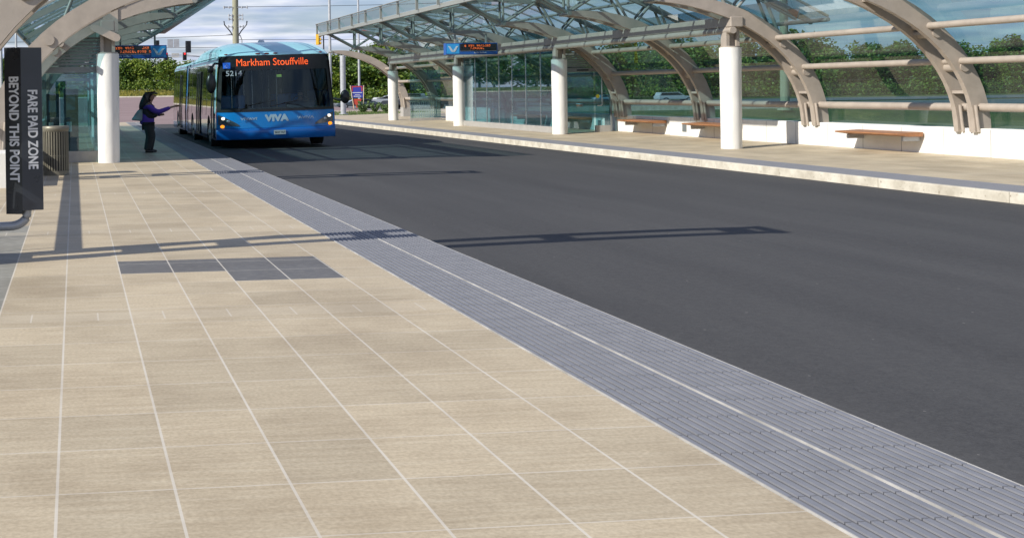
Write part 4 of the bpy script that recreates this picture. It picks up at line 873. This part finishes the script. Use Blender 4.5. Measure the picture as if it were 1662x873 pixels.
# ------------------------------------------------------------------ background vehicles
def car(x, y, rz, col, label, kind='suv', sc_=1.0, cat=None):
    z = hgt(x, y)+.03; r = empty('parked_car' if kind != 'pickup' else 'pickup_truck', (x, y, z), label, cat or ('car' if kind != 'pickup' else 'pickup truck'), 'vehicles beyond the station', rz); r.scale = (1.42*sc_, 1.2*sc_, sc_)
    nm = 'car_paint_%d' % int(sum(col)*1000)
    pm = MATS.get(nm) or pmat(nm, col, .3, var=.03, coat=.7)
    if kind == 'pickup':
        body = [(-2.8, .5), (-2.8, 1.05), (-.6, 1.05), (-.6, 1.08), (1.35, 1.08), (2.6, 1.0), (2.78, .8), (2.8, .5)]; cab = [(-.7, 1.07), (-.55, 1.78), (.75, 1.80), (1.4, 1.07)]
    elif kind == 'sedan':
        body = [(-2.3, .4), (-2.35, .85), (-2.0, .95), (1.0, .92), (2.1, .78), (2.35, .6), (2.3, .35)]; cab = [(-1.75, .93), (-1.1, 1.38), (.25, 1.40), (1.05, .92)]
    else:
        body = [(-2.3, .42), (-2.35, 1.0), (1.0, 1.0), (2.1, .9), (2.35, .7), (2.3, .4)]; cab = [(-2.3, 1.0), (-2.05, 1.62), (.3, 1.65), (1.05, 1.0)]
    m = MB(); m.prism(body, -.92, .92); m.build('body', pm, r, bevel=.08)
    m = MB(); c = cab; m.prism(c, -.78, .78); m.build('cabin', pm, r, bevel=.05)
    cx_ = sum(p[0] for p in c)/4; cz_ = sum(p[1] for p in c)/4
    for s in (-1, 1):
        m = MB(); m.prism([(cx_+(p[0]-cx_)*.86, cz_+.03+(p[1]-cz_)*.70) for p in c], min(s*.785, s*.80), max(s*.785, s*.80)); m.build('side_window', BUSGLASS, r)
    m = MB(); a, b_ = Vector((c[3][0]+.01, 0, c[3][1])), Vector((c[2][0]+.01, 0, c[2][1])); p = a.lerp(b_, .12); q = a.lerp(b_, .88)
    m.add([(p.x+.015, -.68, p.z), (p.x+.015, .68, p.z), (q.x+.015, .64, q.z), (q.x+.015, -.64, q.z)], [(0, 1, 2, 3)]); m.build('windscreen', BUSGLASS, r)
    for wx in ((-1.45, 1.45) if kind != 'pickup' else (-1.75, 1.75)):
        for s in (-1, 1):
            m = MB(); m.cyl((wx, s*.95, .36), (wx, s*.72, .36), .37, 20); wl = m.build('wheel', TYRE, r); m = MB(); m.cyl((wx, s*.958, .36), (wx, s*.94, .36), .22, 14); m.build('rim', RIM, wl)
    for s in (-1, 1):
        m = MB(); fx_ = body[-2][0]; m.box(fx_-.12, fx_+.02, s*.62-.16, s*.62+.16, .68, .82); m.build('headlight', ALU, r)
    return r
car(48.2, 187, math.pi, (.62, .63, .63), 'white pickup truck beyond the weeds, left of the first right platform column', 'pickup', 1.0)
car(41.6, 168, math.pi-.15, (.30, .33, .36), 'silver grey sedan in front of the white pickup', 'sedan', .95)
car(37.4, 138, 2.6, (.015, .02, .03), 'dark pickup truck seen through the far glass screen', 'pickup', .95)
car(108, 222, 0, (.45, .47, .50), 'silver estate car seen through the right arch glass', 'suv', 1.05)
car(84, 212, 0, (.02, .022, .03), 'black pickup truck seen through the glass room door', 'pickup', 1.0)
car(97.5, 226, 0, (.40, .44, .52), 'pale blue sedan just left of the silver estate car', 'sedan', 1.0)
car(33.0, 148, math.pi, (.05, .07, .09), 'dark teal car beside the blue notice board', 'sedan', .8)
# notice board
x, y = 24.1, 108; z = hgt(x, y)
nb = empty('notice_board', (x, y, z), 'blue and red notice board on two pale wooden legs', 'notice board')
m = MB(); m.box(-.52, .50, -.03, 0, .95, 1.98); pn = m.build('panel', pmat('board_blue', (.045, .06, .38), .5), nb)
m = MB(); m.box(-.50, .46, -.04, -.032, 1.86, 1.96); m.box(-.5, -.38, -.04, -.032, 1.5, 1.86); m.box(.36, .46, -.04, -.032, 1.5, 1.86); m.build('red_border', pmat('board_red', (.5, .05, .06), .5), pn)
m = MB(); m.box(-.44, .42, -.045, -.04, 1.36, 1.42); m.box(-.32, .34, -.045, -.04, 1.05, 1.11); m.box(-.2, .25, -.045, -.04, 1.2, 1.24); m.build('text_bands', WHITE, pn)
m = MB(); m.prism([(-.42, .1), (-.3, .5), (-.42, .85), (.38, .86), (.3, .6), (.05, .55), (.12, .12), (-.1, .1), (-.12, .4), (-.25, .35)], -.02, .0); m.build('lower_panel', pmat('board_orange', (.55, .07, .04), .6), nb)
for s in (-1, 1): m = MB(); m.tube([(s*.52-.0, -.05, 0), (s*.58, -.05, 2.02)] if s > 0 else [(-.28, -.05, -.1), (-.60, -.05, 2.02)], .035, 6); m.build('leg', pmat('pale_timber', (.6, .5, .33), .7) if 'pale_timber' not in MATS else MATS['pale_timber'], nb)
# barrel and cone
def barrel(x, y, label):
    r = empty('traffic_barrel', (x, y, hgt(x, y)+.03), label, 'traffic barrel', 'orange traffic barrels')
    m = MB(); m.cyl((0, 0, 0), (0, 0, .06), .45, 16); m.build('base', BLACK, r)
    m = MB(); m.tube([(0, 0, .06), (0, 0, .3), (0, 0, .6), (0, 0, .95), (0, 0, 1.0)], [.38, .36, .34, .30, .2], 18); b_ = m.build('drum', ORG, r)
    m = MB(); m.tube([(0, 0, .4), (0, 0, .5)], [.36, .355], 18, False); m.tube([(0, 0, .66), (0, 0, .76)], [.345, .335], 18, False); m.build('white_bands', WHITE, b_)
barrel(51.2, 126, 'orange and white traffic barrel seen through the glass room door')
r = empty('traffic_cone', (57.6, 109, hgt(57.6, 109)+.03), 'orange traffic cone seen through the glass beside the rightmost column', 'traffic cone')
m = MB(); m.box(-.3, .3, -.25, .25, 0, .05); m.build('base', BLACK, r); m = MB(); m.tube([(0, 0, .05), (0, 0, .75)], [.22, .05], 16); m.build('cone', ORG, r); m = MB(); m.tube([(0, 0, .38), (0, 0, .52)], [.145, .11], 16, False); m.build('band', WHITE, r)
# barrier on the left, mirrored in the right glass, and a white slat fence at the far verge
# ------------------------------------------------------------------ vegetation
def leafmat(name, cols):
    m, nt, b = new_mat(name); L = nt.links.new; b.inputs['Roughness'].default_value = .55
    g = N(nt, 'ShaderNodeNewGeometry'); oi = N(nt, 'ShaderNodeObjectInfo'); t = N(nt, 'ShaderNodeTexCoord')
    n = noise(nt, t.outputs['Object'], .9, 3); add = mth(nt, 'ADD', mth(nt, 'MULTIPLY', n, .6), mth(nt, 'MULTIPLY', g.outputs['Random Per Island'], .4)); add = mth(nt, 'ADD', add, mth(nt, 'MULTIPLY', mth(nt, 'SUBTRACT', oi.outputs['Random'], .5), .22))
    c = ramp(nt, add, [(.28, cols[0]), (.5, cols[1]), (.72, cols[2])]); L(c, b.inputs[0])
    tl = N(nt, 'ShaderNodeBsdfTranslucent'); L(c, tl.inputs[0]); mx_ = N(nt, 'ShaderNodeMixShader'); mx_.inputs[0].default_value = .25; L(b.outputs[0], mx_.inputs[1]); L(tl.outputs[0], mx_.inputs[2]); L(mx_.outputs[0], nt.nodes['Material Output'].inputs[0]); return m
LEAF = leafmat('tree_leaves', ((.035, .085, .010), (.10, .175, .018), (.23, .29, .035)))
LEAF2 = leafmat('weed_leaves', ((.06, .12, .03), (.12, .20, .05), (.24, .33, .10)))
BARK = pmat('tree_bark', (.10, .08, .06), .9, var=.3)
def leaves(m, c, rx, ry, rz_, n, size, rnd):
    c = Vector(c)
    for _ in range(n):
        d = Vector((rnd.gauss(0, 1), rnd.gauss(0, 1), rnd.gauss(0, 1))).normalized(); k = rnd.random()**.35
        p = c+Vector((d.x*rx*k, d.y*ry*k, d.z*rz_*k)); a = Vector((rnd.gauss(0, 1), rnd.gauss(0, 1), rnd.gauss(0, .7))).normalized(); bb = a.cross(Vector((rnd.gauss(0, 1), rnd.gauss(0, 1), rnd.gauss(0, 1)))).normalized(); s = size*rnd.uniform(.6, 1.4)
        m.v += [tuple(p-a*s), tuple(p+bb*s*.6), tuple(p+a*s), tuple(p-bb*s*.6)]; o = len(m.v)-4; m.f.append((o, o+1, o+2, o+3)); m.sm.append(False)
def tree_proto(seed, h, wd, n, size, label):
    rnd = random.Random(seed); r = empty('broadleaf_tree', (0, 0, 0), label, 'tree', 'trees along the far side of the crossing')
    m = MB(); m.tube([(0, 0, -.3), (.1, 0, h*.3), (-.05, .1, h*.7)], [.16, .12, .05], 8)
    for k in range(5): a = k*1.3; m.tube([(0, 0, h*(.22+.08*k)), (math.cos(a)*wd*.35, math.sin(a)*wd*.35, h*(.5+.07*k))], [.07, .02], 6)
    m.build('trunk', BARK, r)
    m = MB(); nb_ = 15
    for k in range(nb_):
        a = rnd.uniform(0, 6.28); t = rnd.random(); rr = wd*.5*rnd.uniform(.25, .95)*(1-.55*t); z = h*(.12+.78*t); s = wd*rnd.uniform(.15, .27)
        leaves(m, (math.cos(a)*rr, math.sin(a)*rr, z), s*1.15, s, s*.8, n//nb_, size, rnd)
    leaves(m, (0, 0, h*.45), wd*.36, wd*.36, h*.38, n//3, size, rnd)
    m.build('crown', LEAF, r)
    return r
protos = [tree_proto(11, 6.6, 6.0, 2600, .20, 'x'), tree_proto(12, 5.4, 6.5, 2600, .19, 'x'), tree_proto(13, 7.4, 5.4, 2600, .20, 'x'), tree_proto(14, 4.6, 7.0, 2600, .18, 'x'), tree_proto(15, 6.0, 7.6, 3000, .20, 'x')]
used = [False]*len(protos); rnd = random.Random(5)
def place_tree(i, x, y, s, label, zx=0):
    p = protos[i]
    if used[i]: p = copy_tree(p)
    used[i] = True
    p.location = (x, y, hgt(x, y)-.1+zx); p.scale = (s*rnd.uniform(1.0, 1.25), s, s*rnd.uniform(.92, 1.06)); p.rotation_euler.z = rnd.uniform(0, 6.28); p['label'] = label
    return p
k = 0
for x in range(-14, 34, 4):      # between the left column and the bus and behind it
    place_tree(k % 5, x+rnd.uniform(-1, 1), 192+rnd.uniform(-5, 5), rnd.uniform(.82, .98), 'bushy green tree in the thicket beyond the crossing, left of or behind the bus'); k += 1
for x in range(-16, 36, 5):
    place_tree((k+2) % 5, x+rnd.uniform(-1, 1), 203+rnd.uniform(-3, 3), rnd.uniform(.9, 1.02), 'bushy green tree in the thicket beyond the crossing, left of or behind the bus'); k += 1
for x in range(29, 62, 4):
    place_tree(k % 5, x+rnd.uniform(-1, 1), 214+x*.15+rnd.uniform(-5, 5), rnd.uniform(1.35, 1.6), 'tall green tree in the row behind the notice board and parked trucks'); k += 1
for x in range(58, 225, 6):
    place_tree(k % 5, x+rnd.uniform(-1, 1), 262+rnd.uniform(-6, 6), rnd.uniform(1.45, 1.85), 'dark green tree in the row seen through the right arch glass'); k += 1
for x in range(60, 230, 8):
    place_tree((k+1) % 5, x+rnd.uniform(-2, 2), 276+rnd.uniform(-3, 3), rnd.uniform(1.8, 2.2), 'dark green tree in the row seen through the right arch glass'); k += 1
for x in range(-150, -16, 5):
    place_tree(k % 5, x+rnd.uniform(-1, 1), 196+rnd.uniform(-8, 8), rnd.uniform(1.1, 1.6), 'green tree of the hedge west of the crossing, behind the left platform'); k += 1
for y in range(20, 165, 12):     # west side, mirrored in the glass of the right platform
    place_tree(k % 5, -34+rnd.uniform(-3, 3), y, rnd.uniform(1.0, 1.3), 'green tree on the verge behind the left platform'); k += 1
# understorey, weeds, wild grass
def tuft_field(name, x0, x1, y0, y1, n, h, mat, seed, hf=hgt, dz=-.06, wdt=.05):
    rnd = random.Random(seed); m = MB()
    for _ in range(n):
        x = rnd.uniform(x0, x1); y = rnd.uniform(y0, y1); z = hf(x, y)+dz; hh = h*rnd.uniform(.4, 1.3); lx, ly = rnd.uniform(-.4, .4)*hh, rnd.uniform(-.2, .2)*hh; ww = wdt*rnd.uniform(.6, 1.6)
        m.add([(x-ww, y, z), (x+ww, y, z), (x+lx+ww*.3, y+ly, z+hh), (x+lx-ww*.3, y+ly, z+hh*.9)], [(0, 1, 2, 3)])
    return tag(m.build(name, mat), kind='stuff')
DRYG = leafmat('dry_grass_blades', ((.10, .12, .02), (.22, .21, .04), (.38, .33, .06)))
tuft_field('tall_grass', -20, 34, 171, 186, 5200, .40, DRYG, 1, wdt=.12)
tuft_field('verge_grass', 14.4, 26, 79, 94, 5200, .16, LEAF2, 2, wdt=.03)
m = MB(); rnd2 = random.Random(9)
for x in range(-20, 36, 2): leaves(m, (x+rnd2.uniform(-.8, .8), 182+rnd2.uniform(-2, 2), hgt(x, 182)+.75), 1.7, 1.2, rnd2.uniform(.8, 1.5), 330, .15, rnd2)
for x in range(28, 66, 2): leaves(m, (x, 203+x*.15, hgt(x, 203)+.9), 1.8, 1.4, rnd2.uniform(1.0, 2.2), 240, .17, rnd2)
for x in range(56, 225, 3): leaves(m, (x, 254, hgt(x, 254)+1.1), 2.4, 1.6, rnd2.uniform(1.2, 2.6), 260, .24, rnd2)
tag(m.build('undergrowth', LEAF), kind='stuff')
def weed(x, y, h, label, seed):
    rnd = random.Random(seed); r = empty('weed_plant', (x, y, hgt(x, y)-.06), label, 'weed', 'tall weeds beside the notice board')
    m = MB(); q = MB()
    for k in range(9):
        a = rnd.uniform(0, 6.28); tx, ty = math.cos(a)*h*.55, math.sin(a)*h*.4; m.tube([(0, 0, 0), (tx*.5, ty*.5, h*.55), (tx, ty, h)], [.02, .014, .006], 5)
        for t in (.25, .4, .55, .7, .85, 1.0): leaves(q, (tx*t, ty*t, h*t), .10, .09, .09, 12, .05, rnd)
    m.build('stem', LEAF2, r); q.build('foliage', LEAF2, r)
for i, (x, y, h) in enumerate(((20.7, 91, .62), (21.1, 92, .85), (21.6, 91, .6), (22.1, 93, .7), (22.6, 92, .6), (22.9, 93, .5))):
    weed(x, y, h, 'leafy roadside weed clump between the notice board and the first right column', 40+i)
# distant low wooded hill line on the right and beyond the trees
m = MB(); rows = []
for j, (dy_, hz) in enumerate(((0, -2), (20, 3.5), (60, 7), (120, 6))): rows.append([(x, 300+dy_, hz+(2.2*math.sin(x*.021)+1.4*math.sin(x*.057+1))*(j > 0)) for x in range(70, 620, 12)])
m.grid(rows); tag(m.build('hills', pmat('hill_foliage', (.04, .075, .02), 1, var=.6, scale=.12)), kind='structure')
